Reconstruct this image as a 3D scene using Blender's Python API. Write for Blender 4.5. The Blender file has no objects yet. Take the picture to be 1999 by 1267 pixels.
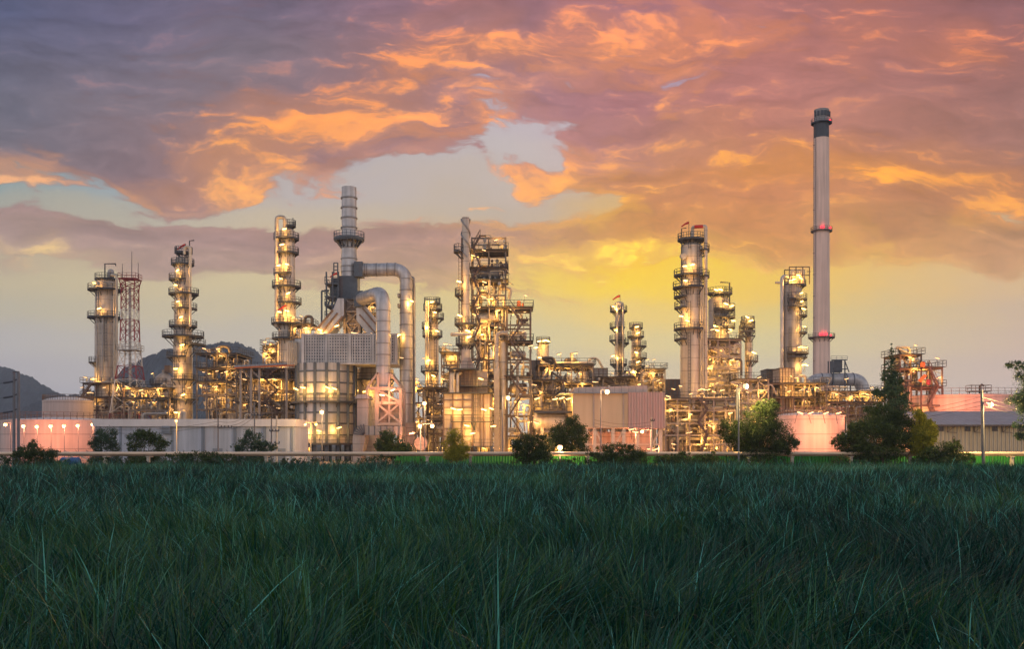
import bpy, math, random
import numpy as np
from mathutils import Vector

S = bpy.context.scene
R = math.radians
# ---------------------------------------------------------------- camera
F = 1943.0          # focal length in pixels of the 1999 px wide photograph (35 mm lens)
HZ = 868.0          # picture row of the horizon
CAMZ = 3.2
cam_d = bpy.data.cameras.new('camera')
cam_d.lens = 35.0
cam_d.sensor_width = 36.0
cam_d.clip_start = 0.1
cam_d.clip_end = 20000.0
cam_d.shift_y = (HZ - 633.5) / 1999.0
cam = bpy.data.objects.new('camera', cam_d)
cam.location = (0, 0, CAMZ)
cam.rotation_euler = (R(90), 0, 0)
S.collection.objects.link(cam)
S.camera = cam
S.view_settings.view_transform = 'Standard'
S.view_settings.look = 'None'
S.view_settings.exposure = 0.0
S.view_settings.gamma = 1.0
S.cycles.use_denoising = True
S.cycles.max_bounces = 5
S.cycles.diffuse_bounces = 2
S.cycles.glossy_bounces = 2
S.cycles.transmission_bounces = 2
S.cycles.transparent_max_bounces = 8
S.cycles.volume_bounces = 0
S.cycles.sample_clamp_indirect = 3.0
S.cycles.caustics_reflective = False
S.cycles.caustics_refractive = False

# ---------------------------------------------------------------- sky (world): dusk sky with sunlit clouds, by direction
def lin(c):
    c = c / 255.0
    return c / 12.92 if c <= 0.04045 else ((c + 0.055) / 1.055) ** 2.4

ROWS = [0, 50, 100, 150, 200, 250, 300, 350, 400, 450, 500, 550, 600, 660, 720, 800]
COVER = """99999999999998899987877689999999
99999999999999999988876678999999
99999999999999999878998888999999
99999999999999876567468999999999
99999999999999878999789999999999
99999999999999964479999999999999
77999999999996322378999999999999
76447999754332236789999999999999
24322332111211233227999999999765
77887778778888777768999999999788
46557788999998875444688998767899
44432223467777665342112332211111
10000001223333333322211111100000
00000000000000000000000000000000
00000000000000000000000000000000
00000000000000000000000000000000""".split()
LIT = """00000000000113421442231112443211
00000000000124341665763232554732
00000000001237888746653222435834
00000000112486211112112111311221
00000014667754121111231111111100
00000134799865440002344211111100
12100158861111012234655342424431
33114548511101125543446889887676
00000000000012334443211111111222
00100000000000123343111111112321
11211000000000123344432111233211
11100000000000122222221111111000
00000000000000111111111100000000
00000000000000000000000000000000
00000000000000000000000000000000
00000000000000000000000000000000""".split()
CX = [0, 500, 1000, 1200, 1500, 2000]
CLEAR = {0: [(125,135,185),(130,130,175),(140,140,190),(150,140,165),(160,155,185),(150,140,170)],
 150: [(120,135,170),(145,140,165),(185,172,185),(175,165,185),(172,150,165),(160,140,165)],
 300: [(125,150,165),(165,162,172),(196,184,180),(200,178,172),(200,165,150),(190,150,140)],
 350: [(130,155,160),(182,172,168),(196,180,168),(205,175,145),(215,160,110),(205,165,130)],
 400: [(160,160,148),(196,180,156),(192,174,156),(220,180,120),(225,165,105),(205,170,130)],
 450: [(175,162,145),(200,180,148),(205,172,132),(240,185,95),(235,175,95),(215,175,120)],
 500: [(184,168,140),(200,178,142),(222,182,118),(255,208,72),(248,190,82),(220,180,125)],
 550: [(188,174,143),(206,188,147),(232,198,115),(253,213,74),(240,198,96),(215,182,138)],
 600: [(182,172,148),(200,184,148),(222,198,132),(238,204,116),(222,197,122),(205,178,147)],
 660: [(172,166,160),(186,175,156),(206,192,148),(218,196,138),(208,192,142),(200,175,152)],
 720: [(162,157,158),(174,166,158),(188,180,152),(200,182,148),(195,182,152),(192,170,157)],
 800: [(150,148,156),(162,156,156),(172,166,154),(186,170,150),(184,172,155),(182,168,162)]}
SHADE = {0: [(82,86,114),(110,98,116),(150,108,114),(156,110,122),(165,110,106),(140,96,96)],
 100: [(92,91,112),(116,104,114),(150,110,112),(165,115,116),(176,116,108),(150,103,98)],
 200: [(102,99,112),(132,112,116),(158,118,124),(172,118,118),(180,120,110),(160,113,102)],
 300: [(116,107,115),(150,116,114),(168,127,127),(182,130,120),(188,126,102),(165,117,98)],
 350: [(135,113,113),(165,123,114),(175,137,127),(202,138,100),(200,132,93),(175,121,93)],
 400: [(150,124,121),(165,132,123),(178,140,127),(203,140,96),(202,135,91),(185,130,92)],
 450: [(160,135,126),(165,133,123),(175,136,116),(210,147,88),(207,141,88),(190,141,98)],
 500: [(162,140,126),(172,141,126),(185,146,116),(220,164,88),(215,152,88),(197,147,103)],
 560: [(167,148,132),(185,157,131),(207,168,117),(227,180,97),(217,168,103),(205,167,122)],
 800: [(165,152,148),(170,160,150),(175,170,150),(180,175,140),(185,172,150),(185,165,155)]}
LITC = {0: [(215,135,105)]*2 + [(232,145,108), (234,150,112), (226,142,104), (210,128,100)],
 150: [(225,140,95)]*2 + [(242,162,106), (244,160,104), (236,152,98), (222,138,92)],
 300: [(232,164,116), (250,170,98), (238,158,114), (246,170,102), (248,170,88), (238,155,84)],
 400: [(215,170,130), (225,165,110), (240,175,105), (252,185,90), (250,172,80), (240,165,90)],
 500: [(215,185,125), (215,180,130), (240,190,105), (255,214,90), (252,200,90), (228,180,110)],
 800: [(200,180,140), (205,180,140), (225,195,120), (240,215,110), (230,200,115), (210,180,130)]}

def grid(tab, px, py):
    ys = sorted(tab)
    out = []
    for k in range(3):
        vals = [np.interp(px, CX, [lin(c[k]) for c in tab[y]]) for y in ys]
        out.append(float(np.interp(py, ys, vals)))
    return out

W = bpy.data.worlds.new("World")
W.use_nodes = True
W.cycles.sampling_method = 'MANUAL'
W.cycles.sample_map_resolution = 512
def make_world():
    nt = W.node_tree
    N, L = nt.nodes, nt.links
    N.clear()
    def math_(op, a, b=None, clamp=False):
        n = N.new('ShaderNodeMath'); n.operation = op; n.use_clamp = clamp
        for i, v in enumerate((a, b)):
            if v is None: continue
            if isinstance(v, (int, float)): n.inputs[i].default_value = v
            else: L.new(v, n.inputs[i])
        return n.outputs[0]
    def smooth(v, a, b, t0=0.0, t1=1.0, kind='SMOOTHSTEP'):
        n = N.new('ShaderNodeMapRange'); n.interpolation_type = kind
        L.new(v, n.inputs[0]); n.inputs[1].default_value = a; n.inputs[2].default_value = b
        n.inputs[3].default_value = t0; n.inputs[4].default_value = t1
        return n.outputs[0]
    def mixc(f, a, b, blend='MIX'):
        n = N.new('ShaderNodeMix'); n.data_type = 'RGBA'; n.blend_type = blend
        for i, v in ((0, f), (6, a), (7, b)):
            if isinstance(v, (int, float)): n.inputs[i].default_value = v
            elif isinstance(v, tuple): n.inputs[i].default_value = v
            else: L.new(v, n.inputs[i])
        return n.outputs[2]
    def mixf(f, a, b):
        n = N.new('ShaderNodeMix'); n.data_type = 'FLOAT'
        for i, v in ((0, f), (2, a), (3, b)):
            if isinstance(v, (int, float)): n.inputs[i].default_value = v
            else: L.new(v, n.inputs[i])
        return n.outputs[0]
    def noise(vec, scale, detail, rough=0.55, dist=0.0):
        n = N.new('ShaderNodeTexNoise'); n.noise_dimensions = '3D'
        n.inputs['Scale'].default_value = scale; n.inputs['Detail'].default_value = detail
        n.inputs['Roughness'].default_value = rough; n.inputs['Distortion'].default_value = dist
        L.new(vec, n.inputs['Vector'])
        return n.outputs[0]
    def comb(x, y, z=0.0):
        n = N.new('ShaderNodeCombineXYZ')
        for i, v in enumerate((x, y, z)):
            if isinstance(v, (int, float)): n.inputs[i].default_value = v
            else: L.new(v, n.inputs[i])
        return n.outputs[0]
    tc = N.new('ShaderNodeTexCoord')
    sp = N.new('ShaderNodeSeparateXYZ'); L.new(tc.outputs['Generated'], sp.inputs[0])
    x, y, z = sp.outputs
    az = math_('ARCTAN2', x, y)
    hor = math_('SQRT', math_('ADD', math_('MULTIPLY', x, x), math_('MULTIPLY', y, y)))
    tanel = math_('DIVIDE', z, math_('MAXIMUM', hor, 0.001))
    v0 = math_('DIVIDE', tanel, math_('MAXIMUM', math_('COSINE', az), 0.85))
    # warp the direction a little so that the cloud banks get torn outlines
    wv = comb(math_('MULTIPLY', az, 1.0), math_('MULTIPLY', v0, 1.9), 0.0)
    w1 = noise(wv, 5.0, 5.0, 0.55)
    wv2 = comb(math_('ADD', math_('MULTIPLY', az, 1.0), 7.3), math_('MULTIPLY', v0, 1.9), 3.1)
    w2 = noise(wv2, 5.0, 5.0, 0.55)
    fade = smooth(v0, 0.05, 0.2)
    u = math_('ADD', az, math_('MULTIPLY', math_('MULTIPLY', math_('SUBTRACT', w1, 0.5), fade), 0.14))
    v = math_('ADD', v0, math_('MULTIPLY', math_('MULTIPLY', math_('SUBTRACT', w2, 0.5), fade), 0.10))
    un = math_('DIVIDE', math_('ADD', u, 0.5), 1.0, True)      # 0..1 over +-0.5 rad
    pxs = [i * 1999.0 / 31 for i in range(32)]
    pos = [math.atan((p - 999.5) / F) + 0.5 for p in pxs]
    def stack(cells):
        """cells(row, col) -> rgb, alpha; returns colour and alpha sockets smoothly stacked by elevation"""
        col = alp = None
        for r, py in enumerate(ROWS):
            n = N.new('ShaderNodeValToRGB'); cr = n.color_ramp; cr.interpolation = 'EASE'
            el = cr.elements
            el[0].position, el[1].position = pos[0], pos[31]
            for i in range(1, 31): el.new(pos[i])
            for i in range(32):
                c, a = cells(r, i)
                el[i].color = (c[0], c[1], c[2], a)
            L.new(un, n.inputs[0])
            if col is None: col, alp = n.outputs[0], n.outputs[1]
            else:
                va, vb = (HZ - ROWS[r - 1]) / F, (HZ - py) / F
                f = smooth(v, vb, va, 1.0, 0.0)
                col = mixc(f, col, n.outputs[0])
                alp = mixf(f, alp, n.outputs[1])
        return col, alp
    # rows are stacked from the top of the picture downwards
    shade, cover = stack(lambda r, i: (grid(SHADE, pxs[i], ROWS[r]), int(COVER[r][i]) / 9.0))
    clear, lit = stack(lambda r, i: (grid(CLEAR, pxs[i], ROWS[r]), int(LIT[r][i]) / 9.0))
    litc, _ = stack(lambda r, i: (grid(LITC, pxs[i], ROWS[r]), 1.0))
    # cloud texture: fractal noise, stretched along the horizon, finer towards it
    cv = comb(math_('ADD', u, math_('MULTIPLY', v, 0.35)), math_('MULTIPLY', v, 2.6), 1.7)
    n1 = noise(cv, 8.0, 10.0, 0.6, 0.12)
    cvs = comb(math_('ADD', math_('ADD', u, 0.004), math_('MULTIPLY', v, 0.35)), math_('ADD', math_('MULTIPLY', v, 2.6), -0.03), 1.7)
    n2 = noise(cvs, 8.0, 10.0, 0.6, 0.12)
    relief = math_('SUBTRACT', n1, n2)                           # >0 where the cloud faces the low sun
    nf = noise(comb(math_('ADD', u, math_('MULTIPLY', v, 0.5)), math_('MULTIPLY', v, 3.4), 4.4), 22.0, 9.0, 0.64, 0.1)
    fine = math_('SUBTRACT', nf, 0.5)
    cc = math_('ADD', cover, math_('MULTIPLY', math_('SUBTRACT', n1, 0.5), 1.9))
    cc = math_('ADD', cc, math_('MULTIPLY', fine, 1.25))
    cc = math_('ADD', cc, math_('MULTIPLY', math_('SUBTRACT', cover, 0.5), 0.35))
    alpha = smooth(cc, 0.34, 0.66)
    edge = math_('MULTIPLY', smooth(cc, 0.35, 0.62), smooth(cc, 0.72, 1.05, 1.0, 0.0))
    li = math_('ADD', lit, math_('MULTIPLY', relief, 8.0))
    li = math_('ADD', li, math_('MULTIPLY', math_('SUBTRACT', n1, 0.5), -2.4))
    li = math_('ADD', li, math_('MULTIPLY', fine, 3.0))
    litk = math_('MULTIPLY', smooth(li, 0.40, 1.80), 1.0)
    gate = smooth(lit, 0.0, 0.3, 0.12, 1.0)
    litk = math_('MULTIPLY', litk, gate)
    litk = math_('ADD', litk, math_('MULTIPLY', math_('MULTIPLY', edge, gate), 0.42), True)
    tone = math_('ADD', 1.0, math_('MULTIPLY', relief, 1.3))
    tone = math_('ADD', tone, math_('MULTIPLY', math_('SUBTRACT', w1, 0.5), 0.45))
    tc3 = comb(tone, tone, tone)
    tone = math_('ADD', tone, math_('MULTIPLY', fine, 0.55))
    tc3 = comb(tone, tone, tone)
    shade = mixc(1.0, shade, tc3, 'MULTIPLY')
    glow = math_('MULTIPLY', smooth(lit, 0.0, 0.9), 0.34)
    shade = mixc(glow, shade, litc)
    lt = math_('ADD', 1.10, math_('ADD', math_('MULTIPLY', fine, 0.55), math_('MULTIPLY', relief, 1.2)))
    litc = mixc(1.0, litc, comb(lt, lt, lt), 'MULTIPLY')
    cloud = mixc(litk, shade, litc)
    front = mixc(alpha, clear, cloud)
    k = smooth(v0, -0.02, 0.30, 1.68, 1.16)
    front = mixc(1.0, front, comb(k, k, k), 'MULTIPLY')
    hs = N.new('ShaderNodeHueSaturation'); hs.inputs['Saturation'].default_value = 1.08; L.new(front, hs.inputs['Color']); front = hs.outputs[0]
    # the rest of the dome: pale blue-lavender twilight behind the camera, mauve overhead
    back = mixc(smooth(v0, 0.0, 1.2), (1.48, 1.24, 1.14, 1), (0.60, 0.72, 0.90, 1))
    aaz = math_('ABSOLUTE', az)
    dome = mixc(smooth(aaz, 0.6, 1.5), front, back)
    dome = mixc(smooth(tanel, 0.48, 1.3), dome, (0.42, 0.44, 0.54, 1))
    sky = N.new('ShaderNodeTexSky'); sky.sky_type = 'NISHITA'; sky.sun_disc = False
    sky.sun_elevation = SUN_EL; sky.sun_rotation = SUN_AZ
    bg0 = N.new('ShaderNodeBackground'); bg0.inputs[1].default_value = 0.05
    L.new(sky.outputs[0], bg0.inputs[0])
    bg = N.new('ShaderNodeBackground'); bg.inputs[1].default_value = 1.0
    L.new(dome, bg.inputs[0])
    behind = smooth(aaz, 0.6, 1.5)
    mx = N.new('ShaderNodeMixShader'); L.new(math_('MULTIPLY', behind, 0.25), mx.inputs[0])
    L.new(bg.outputs[0], mx.inputs[1]); L.new(bg0.outputs[0], mx.inputs[2])
    out = N.new('ShaderNodeOutputWorld'); L.new(mx.outputs[0], out.inputs[0])
SUN_EL, SUN_AZ = R(4.0), R(5.0)
make_world()
S.world = W
# the low sun behind the cloud bank beyond the plant: weak, warm, soft
sun_d = bpy.data.lights.new('sun', 'SUN')
sun_d.energy = 0.5; sun_d.angle = R(12); sun_d.color = (1.0, 0.72, 0.42)
sun = bpy.data.objects.new('sun', sun_d)
sd = Vector((math.sin(SUN_AZ) * math.cos(SUN_EL), math.cos(SUN_AZ) * math.cos(SUN_EL), math.sin(SUN_EL)))
sun.rotation_euler = sd.to_track_quat('Z', 'Y').to_euler()
S.collection.objects.link(sun)
# ---------------------------------------------------------------- placing helpers
def PX(px, D): return (px - 999.5) / F * D
def PZ(py, D): return CAMZ + (HZ - py) / F * D
def PL(n, D): return n / F * D
COL = S.collection

# ---------------------------------------------------------------- mesh builder
class MB:
    def __init__(s): s.v = []; s.f = []
    def box(s, x0, x1, y0, y1, z0, z1):
        n = len(s.v)
        s.v += [(x0,y0,z0),(x1,y0,z0),(x1,y1,z0),(x0,y1,z0),(x0,y0,z1),(x1,y0,z1),(x1,y1,z1),(x0,y1,z1)]
        s.f += [tuple(n+i for i in q) for q in ((0,3,2,1),(4,5,6,7),(0,1,5,4),(1,2,6,5),(2,3,7,6),(3,0,4,7))]
        return s
    def bar(s, p, q, w, h=None):
        p, q = Vector(p), Vector(q); d = q - p
        if d.length < 1e-6: return s
        d.normalize(); h = h or w
        up = Vector((0,0,1)) if abs(d.z) < 0.95 else Vector((0,1,0))
        a = d.cross(up).normalized() * (w/2); b = a.cross(d).normalized() * (h/2)
        n = len(s.v)
        for c in (p, q): s.v += [tuple(c-a-b), tuple(c+a-b), tuple(c+a+b), tuple(c-a+b)]
        s.f += [tuple(n+i for i in t) for t in ((0,1,2,3),(7,6,5,4),(0,4,5,1),(1,5,6,2),(2,6,7,3),(3,7,4,0))]
        return s
    def tube(s, pts, r, n=8, r1=None):
        pts = [Vector(p) for p in pts]; m = len(pts); base = len(s.v); ref = None
        for i, p in enumerate(pts):
            t = (pts[min(i+1,m-1)] - pts[max(i-1,0)]).normalized()
            if ref is None:
                ref = Vector((0,0,1)) if abs(t.z) < 0.9 else Vector((0,1,0))
            a = (ref - t*ref.dot(t))
            if a.length < 1e-4: a = t.orthogonal()
            a.normalize(); b = t.cross(a); ref = a
            k = r if r1 is None else r + (r1-r)*i/(m-1)
            for j in range(n):
                g = 2*math.pi*j/n
                s.v.append(tuple(p + a*(k*math.cos(g)) + b*(k*math.sin(g))))
        for i in range(m-1):
            for j in range(n):
                q = (j+1) % n
                s.f.append((base+i*n+j, base+i*n+q, base+(i+1)*n+q, base+(i+1)*n+j))
        s.f.append(tuple(base+j for j in reversed(range(n)))); s.f.append(tuple(base+(m-1)*n+j for j in range(n)))
        return s
    def lathe(s, cx, cy, prof, n=28, phase=0.0):
        """prof: (radius, z) from the bottom to the top; closed at both ends"""
        base = len(s.v); m = len(prof)
        for r, z in prof:
            for j in range(n):
                g = 2*math.pi*j/n + phase
                s.v.append((cx + r*math.cos(g), cy + r*math.sin(g), z))
        for i in range(m-1):
            for j in range(n):
                q = (j+1) % n
                s.f.append((base+i*n+j, base+i*n+q, base+(i+1)*n+q, base+(i+1)*n+j))
        s.f.append(tuple(base+j for j in reversed(range(n)))); s.f.append(tuple(base+(m-1)*n+j for j in range(n)))
        return s
    def drum(s, p, q, r, n=16):
        """cylinder with dished heads between two points"""
        p, q = Vector(p), Vector(q); d = (q-p).normalized(); L = (q-p).length
        s.tube([p - d*r*0.45, p - d*r*0.3, p, q, q + d*r*0.3, q + d*r*0.45], r, n)
        b = len(s.v) - 6*n
        for k, f in ((0, 0.35), (1, 0.75), (4, 0.75), (5, 0.35)):
            c = sum((Vector(s.v[b+k*n+j]) for j in range(n)), Vector())/n
            for j in range(n): s.v[b+k*n+j] = tuple(c + (Vector(s.v[b+k*n+j]) - c)*f)
        return s
    def poly(s, pts, y0, y1):
        """prism: outline in (x, z), extruded from y0 to y1"""
        n = len(s.v); k = len(pts)
        s.v += [(x, y0, z) for x, z in pts] + [(x, y1, z) for x, z in pts]
        s.f.append(tuple(n+i for i in range(k))); s.f.append(tuple(n+k+i for i in reversed(range(k))))
        for i in range(k):
            j = (i+1) % k
            s.f.append((n+i, n+k+i, n+k+j, n+j))
        return s
    def build(s, name, mat, parent=None, loc=None, smooth=True):
        me = bpy.data.meshes.new(name)
        o = bpy.data.objects.new(name, me)
        if parent is not None: off = Vector(ROOTLOC[parent.name]); o.parent = parent
        else: off = Vector(loc or (0,0,0)); o.location = off
        a = np.array(s.v, dtype=np.float64) - np.array(off)
        me.from_pydata(a.tolist(), [], s.f)
        if smooth:
            me.shade_smooth()
            me.set_sharp_from_angle(angle=R(38))
        me.materials.append(mat)
        ROOTLOC[o.name] = tuple(off)
        COL.objects.link(o)
        return o
ROOTLOC = {}

def fillet(pts, r, k=5):
    pts = [Vector(p) for p in pts]; out = [pts[0]]
    for i in range(1, len(pts)-1):
        a, b, c = pts[i-1], pts[i], pts[i+1]
        u, w = (a-b), (c-b); rr = min(r, u.length*0.49, w.length*0.49)
        p, q = b + u.normalized()*rr, b + w.normalized()*rr
        for j in range(k+1):
            t = j/k; out.append(p*(1-t)**2 + b*2*t*(1-t) + q*t*t)
    out.append(pts[-1]); return out

def tag(o, label, cat, group=None, kind=None):
    if label: o['label'] = label
    if cat: o['category'] = cat
    if group: o['group'] = group
    if kind: o['kind'] = kind
    return o
def thing(name, label, cat, loc=(0,0,0), group=None):
    o = bpy.data.objects.new(name, None); o.empty_display_size = 0.5
    o.location = loc; COL.objects.link(o); ROOTLOC[o.name] = tuple(loc)
    return tag(o, label, cat, group)
def copy_tree(o, parent=None, loc=None):
    c = o.copy(); COL.objects.link(c)
    if parent is not None: c.parent = parent
    if loc is not None: c.location = loc
    ROOTLOC[c.name] = tuple(c.location)
    for ch in list(o.children): copy_tree(ch, c)
    return c

# ---------------------------------------------------------------- materials
def mat(name, base, rough=0.6, metal=0.0, var=0.12, scale=0.6, streak=0.0, seam=0.0, seamv=0.0, corr=0.0, emit=None, dirt=None, rust=0.0):
    m = bpy.data.materials.new(name); m.use_nodes = True
    nt = m.node_tree; N, L = nt.nodes, nt.links
    b = N['Principled BSDF']; b.inputs['Roughness'].default_value = rough; b.inputs['Metallic'].default_value = metal
    if emit:
        b.inputs['Base Color'].default_value = (*base, 1); b.inputs['Emission Color'].default_value = (*emit[0], 1)
        b.inputs['Emission Strength'].default_value = emit[1]
        m.cycles.emission_sampling = 'NONE' if emit[1] > 0 else 'AUTO'
        return m
    tc = N.new('ShaderNodeTexCoord')
    def noise(sc, det, sx=1, sy=1, sz=1):
        mp = N.new('ShaderNodeMapping'); mp.inputs['Scale'].default_value = (sx, sy, sz)
        L.new(tc.outputs['Object'], mp.inputs[0])
        n = N.new('ShaderNodeTexNoise'); n.inputs['Scale'].default_value = sc; n.inputs['Detail'].default_value = det
        L.new(mp.outputs[0], n.inputs['Vector']); return n.outputs[0]
    def ramp(v, a, bb, t0, t1):
        r = N.new('ShaderNodeMapRange'); L.new(v, r.inputs[0])
        for i, q in enumerate((a, bb, t0, t1)): r.inputs[i+1].default_value = q
        return r.outputs[0]
    def mul(a, bb):
        q = N.new('ShaderNodeMath'); q.operation = 'MULTIPLY'
        for i, t in enumerate((a, bb)):
            if isinstance(t, (int, float)): q.inputs[i].default_value = t
            else: L.new(t, q.inputs[i])
        return q.outputs[0]
    k = ramp(noise(scale, 6), 0.3, 0.7, 1-var, 1+var)
    if streak: k = mul(k, ramp(noise(1.0, 4, 1.6, 1.6, 0.05), 0.35, 0.7, 1-streak, 1+streak*0.4))
    sp = N.new('ShaderNodeSeparateXYZ'); L.new(tc.outputs['Object'], sp.inputs[0])
    def grooves(v, period, width):
        a = N.new('ShaderNodeMath'); a.operation = 'FRACT'; L.new(mul(v, 1/period), a.inputs[0])
        c = N.new('ShaderNodeMath'); c.operation = 'LESS_THAN'; L.new(a.outputs[0], c.inputs[0]); c.inputs[1].default_value = width/period
        return ramp(c.outputs[0], 0, 1, 1.0, 0.62)
    if seam: k = mul(k, grooves(sp.outputs[2], seam, 0.14))
    if seamv: k = mul(k, grooves(sp.outputs[0], seamv, 0.10))
    col = N.new('ShaderNodeMix'); col.data_type = 'RGBA'; col.blend_type = 'MULTIPLY'; col.inputs[0].default_value = 1
    col.inputs[6].default_value = (*base, 1)
    cb = N.new('ShaderNodeCombineColor')
    for i in range(3): L.new(k, cb.inputs[i])
    L.new(cb.outputs[0], col.inputs[7])
    out = col.outputs[2]
    if rust:
        f = ramp(noise(0.9, 7, 1.2, 1.2, 0.12), 0.56, 0.72, 0.0, rust)
        r = N.new('ShaderNodeMix'); r.data_type = 'RGBA'; L.new(f, r.inputs[0]); L.new(out, r.inputs[6])
        r.inputs[7].default_value = (0.20, 0.085, 0.04, 1); out = r.outputs[2]
    L.new(out, b.inputs['Base Color'])
    if corr:
        wv = N.new('ShaderNodeMath'); wv.operation = 'SINE'; L.new(mul(sp.outputs[0], 2*math.pi/corr), wv.inputs[0])
        bp = N.new('ShaderNodeBump'); bp.inputs['Strength'].default_value = 1.0; bp.inputs['Distance'].default_value = corr*0.25
        L.new(wv.outputs[0], bp.inputs['Height']); L.new(bp.outputs[0], b.inputs['Normal'])
    else:
        rr = ramp(noise(scale*3, 4), 0.3, 0.7, max(0.05, rough-0.1), min(1, rough+0.1)); L.new(rr, b.inputs['Roughness'])
    return m
M = {}
M['clad'] = mat('insulation_cladding', (0.50,0.46,0.42), 0.5, 0.25, 0.10, 0.5, 0.22, 2.6, rust=0.35)
M['clad_grey'] = mat('grey_cladding', (0.27,0.275,0.29), 0.5, 0.3, 0.10, 0.5, 0.2, 3.2, rust=0.3)
M['duct'] = mat('aluminium_duct', (0.44,0.45,0.48), 0.42, 0.45, 0.16, 0.45, 0.28)
M['dark'] = mat('dark_steel', (0.045,0.055,0.075), 0.6, 0.2, 0.2, 1.0)
M['blue_steel'] = mat('blue_grey_steel', (0.075,0.10,0.135), 0.55, 0.2, 0.2, 1.0, rust=0.25)
M['frame'] = mat('tan_steel', (0.17,0.145,0.13), 0.6, 0.1, 0.2, 0.8, rust=0.4)
M['frame_d'] = mat('brown_steel', (0.11,0.08,0.075), 0.6, 0.1, 0.2, 0.8, rust=0.4)
M['frame_l'] = mat('light_steel', (0.30,0.275,0.26), 0.55, 0.1, 0.15, 0.8, rust=0.3)
M['pipe'] = mat('clad_pipe', (0.52,0.47,0.40), 0.45, 0.35, 0.15, 0.8, 0.1)
M['pipe_g'] = mat('galvanised_pipe', (0.30,0.30,0.31), 0.45, 0.4, 0.2, 0.8)
M['pipe_d'] = mat('dark_pipe', (0.11,0.095,0.085), 0.5, 0.2, 0.2, 0.8)
M['red'] = mat('red_paint', (0.55,0.03,0.025), 0.5, 0, 0.1)
M['maroon'] = mat('faded_red_paint', (0.22,0.03,0.05), 0.6, 0, 0.15)
M['white'] = mat('white_paint', (0.56,0.57,0.60), 0.55, 0, 0.06, 0.4, 0.08)
M['orange'] = mat('orange_paint', (0.62,0.16,0.04), 0.5, 0, 0.1)
M['conc'] = mat('chimney_concrete', (0.80,0.60,0.52), 0.85, 0, 0.08, 0.15, 0.16)
M['band'] = mat('chimney_dark_band', (0.07,0.085,0.11), 0.8, 0, 0.15, 0.2, 0.2)
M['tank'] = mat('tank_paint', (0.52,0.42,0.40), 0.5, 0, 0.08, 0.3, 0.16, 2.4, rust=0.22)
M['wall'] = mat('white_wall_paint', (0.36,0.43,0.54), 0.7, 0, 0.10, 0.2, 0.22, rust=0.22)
M['trim'] = mat('blue_grey_trim', (0.16,0.21,0.28), 0.6, 0, 0.1)
M['sheet'] = mat('beige_sheet', (0.58,0.48,0.34), 0.6, 0.0, 0.06, 0.3, 0.1, 0, 0, corr=0.6)
M['roof'] = mat('roof_sheet', (0.26,0.29,0.34), 0.5, 0.2, 0.12, 0.4, 0.1, 0, 0.9)
M['shed'] = mat('shed_tan_sheet', (0.46,0.38,0.27), 0.6, 0.0, 0.05, 0.2, 0.08, 0, 0)
M['shed_pink'] = mat('shed_pink_sheet', (0.46,0.34,0.34), 0.6, 0.0, 0.05, 0.2, 0.08, 0, 0, corr=0.9)
M['box'] = mat('shed_cladding', (0.42,0.36,0.36), 0.6, 0.1, 0.06, 0.3, 0.12, 0, 1.2)
M['panel'] = mat('furnace_panel', (0.38,0.335,0.31), 0.6, 0.1, 0.14, 0.4, 0.2, 1.5, rust=0.35)
M['brown'] = mat('brown_panel', (0.20,0.14,0.11), 0.6, 0.1, 0.2, 0.4, 0.2, 1.2)
M['glass'] = mat('dark_glass', (0.03,0.025,0.025), 0.15, 0, 0.1)
M['green'] = mat('green_sheet', (0.04,0.34,0.04), 0.6, 0, 0.1, 0.3, 0.12, corr=0.35)
M['pline'] = mat('pipeline_coating', (0.72,0.56,0.42), 0.42, 0.25, 0.10, 0.5, 0.0)
M['post'] = mat('support_concrete', (0.50,0.45,0.38), 0.85, 0, 0.12, 1.5)
M['pole'] = mat('pole_concrete', (0.15,0.16,0.19), 0.8, 0, 0.15, 1.5)
M['blue'] = mat('blue_plastic', (0.02,0.10,0.28), 0.5, 0, 0.1)
M['wire'] = mat('cable_black', (0.03,0.03,0.035), 0.5)
M['bark'] = mat('bark', (0.07,0.05,0.035), 0.9, 0, 0.3, 3)
M['soil'] = mat('field_soil', (0.02,0.024,0.016), 0.95, 0, 0.3, 0.8)
M['warm'] = mat('warm_lamp', (0.8,0.7,0.5), 0.5, emit=((1.0,0.56,0.24), 1.7))
M['sodium'] = mat('sodium_lamp', (0.8,0.6,0.4), 0.5, emit=((1.0,0.50,0.20), 1.9))
M['bright'] = mat('bright_lamp', (0.8,0.7,0.5), 0.5, emit=((1.0,0.58,0.26), 1.75))
M['redlamp'] = mat('red_beacon', (0.8,0.1,0.1), 0.5, emit=((1.0,0.03,0.05), 4.0))

def leaf_mat(name, base, var, spec=0.3, rough=0.55):
    m = bpy.data.materials.new(name); m.use_nodes = True
    nt = m.node_tree; N, L = nt.nodes, nt.links
    b = N['Principled BSDF']; b.inputs['Roughness'].default_value = rough; b.inputs['Specular IOR Level'].default_value = spec
    at = N.new('ShaderNodeAttribute'); at.attribute_name = 'tint'
    cr = N.new('ShaderNodeValToRGB'); L.new(at.outputs['Fac'], cr.inputs[0])
    el = cr.color_ramp.elements
    for i, c in enumerate(var):
        if i < 2: e = el[i]; e.position = i/(len(var)-1)
        else: e = el.new(i/(len(var)-1))
        e.color = (*c, 1)
    for i in range(len(var)): el[i].position = i/(len(var)-1); el[i].color = (*var[i], 1)
    L.new(cr.outputs[0], b.inputs['Base Color'])
    tr = N.new('ShaderNodeBsdfTranslucent'); L.new(cr.outputs[0], tr.inputs[0])
    mx = N.new('ShaderNodeMixShader'); mx.inputs[0].default_value = 0.3
    L.new(b.outputs[0], mx.inputs[1]); L.new(tr.outputs[0], mx.inputs[2])
    L.new(mx.outputs[0], N['Material Output'].inputs[0])
    return m
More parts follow.
